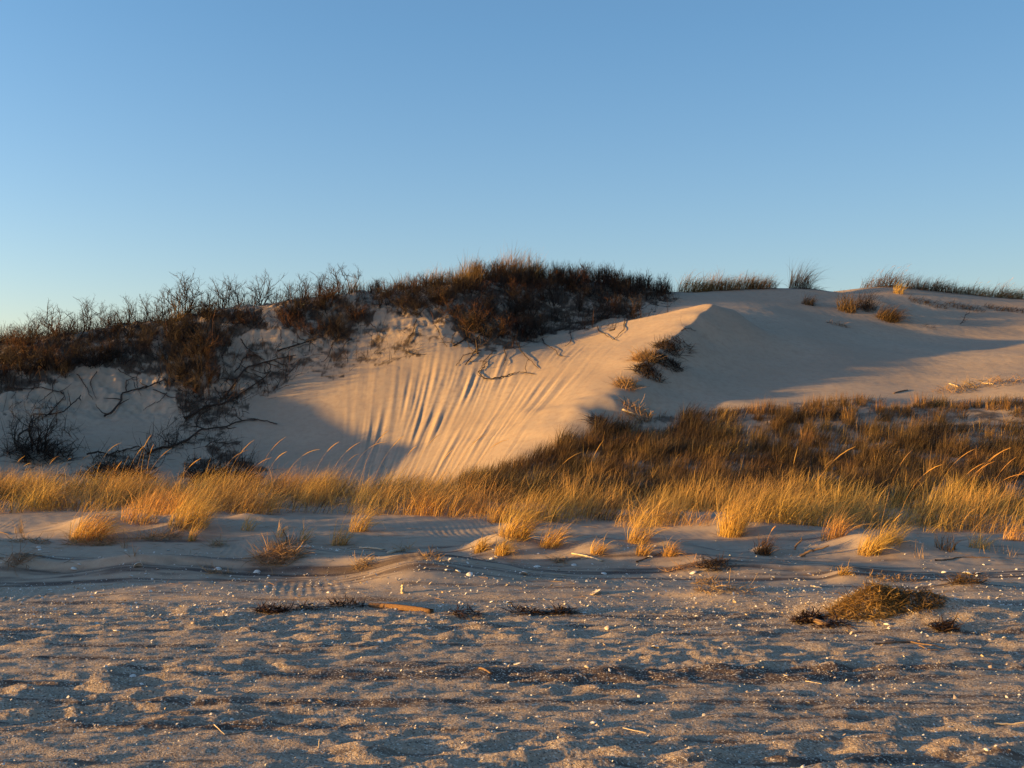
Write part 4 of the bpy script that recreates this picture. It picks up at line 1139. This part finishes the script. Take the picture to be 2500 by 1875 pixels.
KNOWN = [(297,1224,.13,"largest white oval shell, on the dark sand ledge at the left"),(1062,1208,.08,"white shell, upper of the pair right of the rippled mound"),(1072,1204,.07,"white shell, right of the pair by the rippled mound"),(2090,1240,.12,"big white shell at the right behind the mound"),(2112,1240,.11,"round grey shell beside the big white one at the right"),
   (2040,1237,.08,"white shell left of the big pair at the right"),(1014,1242,.09,"bright white shell at the foot of the rippled mound"),(160,1229,.08,"white shell on the edge of the dark sand ledge"),(85,1184,.07,"white shell on the sand at the left, upper one"),(86,1188,.06,"white shell on the sand at the left, lower one"),
   (470,1230,.09,"white shell on dark sand left of centre"),(555,1236,.08,"white shell right of the one on dark sand"),(990,1235,.09,"dark edged shell standing on the rippled mound"),(1286,1283,.12,"big stained bowl shaped shell open to the sky"),(1160,1225,.09,"white shell on the shaded sand in the centre"),(1133,1240,.10,"grey shell low on the shaded sand in the centre"),
   (1240,1221,.08,"white shell right of the centre shells"),(1305,1240,.09,"white shell on shaded sand right of centre"),(858,1393,.07,"stained shell on the trodden sand left of centre"),(1312,1357,.08,"round stained shell in the trodden sand right of centre"),(1270,1441,.06,"stained round shell on the dark wrack line"),(165,1327,.05,"white shell in the trodden sand at the left"),(287,1462,.05,"white chip in the trodden sand, left"),(1497,1238,.09,"white shell below the grey twiggy clump"),(1405,1203,.08,"white shell near the long thin twig")]
G = ground([k[0] for k in KNOWN], [k[1] for k in KNOWN])
for (px, py, sz, lab), g in zip(KNOWN, G):
    shell(g, sz, rg, lab, None, stained="stained" in lab, flip="bowl" in lab)
n = 3000
x = rng.uniform(-6.2, 6.2, n); y = rng.uniform(5.0, 13.2, n)
dens = .10 + .9 * np.exp(-((y - 9.3) / 1.1) ** 2) + .5 * np.exp(-((y - 11.3) / 1.0) ** 2) * (perlin(x * .5, y * .5, 131) > -.1)
k = (rng.uniform(0, 1, n) < dens * .5) & (np.abs(x) < y * .5)
x, y = x[k][:265], y[k][:265]; z = height(x, y)
for i in range(len(x)):
    zone = "near" if y[i] < 8.2 else "middle" if y[i] < 10.3 else "far"
    lab = {"near": "small white shell scattered on the trodden near sand", "middle": "small white shell in the shelly strip across the beach", "far": "small white shell scattered on the smooth shaded sand"}[zone]
    shell((x[i], y[i], z[i]), float(np.clip(rng.lognormal(math.log(.030), .35), .015, .06)), rng, lab, {"near": "shells on the trodden near sand", "middle": "shells of the shelly strip", "far": "shells on the shaded sand"}[zone])

def fragments():
    n = 48000
    x = rng.uniform(-6.5, 6.5, n); y = 4.4 + 8 * rng.uniform(0, 1, n) ** 1.1
    dens = .38 + .62 * np.exp(-((y - 9.2) / .9) ** 2) - .3 * sst(10.2, 11.2, y) + .5 * perlin(x * 1.2, y * 2.2, 141)
    k = (rng.uniform(0, 1, n) < dens) & (np.abs(x) < y * .53)
    x, y = x[k], y[k]; z = height(x, y); n = len(x)
    s_ = rng.lognormal(math.log(.0055), .45, n).clip(.002, .022) * (.5 + .075 * y)
    a = rng.uniform(0, 6.28, n)
    u = np.stack([np.cos(a), np.sin(a), rng.normal(0, .45, n)], -1); w = np.stack([-np.sin(a), np.cos(a), rng.normal(0, .45, n)], -1) * rng.uniform(.35, .9, n)[:, None]
    c = np.stack([x, y, z + s_ * .35], -1)
    v = np.stack([c + u * s_[:, None], c + w * s_[:, None], c - u * s_[:, None] * .8, c - w * s_[:, None]], 1)
    top = c + np.array([0, 0, 1.0]) * s_[:, None] * .45
    V = np.concatenate([v.reshape(-1, 3), top])
    b = np.arange(n)[:, None] * 4; t = (n * 4 + np.arange(n))[:, None]
    F = np.concatenate([np.concatenate([b + i, b + (i + 1) % 4, t], 1) for i in range(4)])
    o = raw_mesh("shell_fragments", V, F, M_SHELL); stuff(o)
    o.data.materials.append(M_SHELL2)
    mi = np.tile((rng.uniform(0, 1, n) < .4), 4).astype(np.int32)
    o.data.polygons.foreach_set("material_index", mi)
    o["label"] = "countless broken shell bits strewn over the beach"
    # dry straw bits
    m = 5200
    x = rng.uniform(-7, 7, m); y = rng.uniform(9.5, 15.5, m)
    k = rng.uniform(0, 1, m) < .25 + .9 * perlin(x * .8, y * 1.2, 151)
    x, y = x[k], y[k]; m = len(x); z = height(x, y) + .006
    o = raw_mesh("dry_straw", *blades(np.stack([x, y, z], -1), rng.uniform(.05, .22, m), rng.uniform(-3.1, 3.1, m), rng.normal(1.5, .08, m), rng.normal(0, .1, m), rng.uniform(.003, .006, m), seg=3, tip=.5), M_DEAD)
    stuff(o); o["label"] = "bits of dry straw strewn over the sand"
fragments()
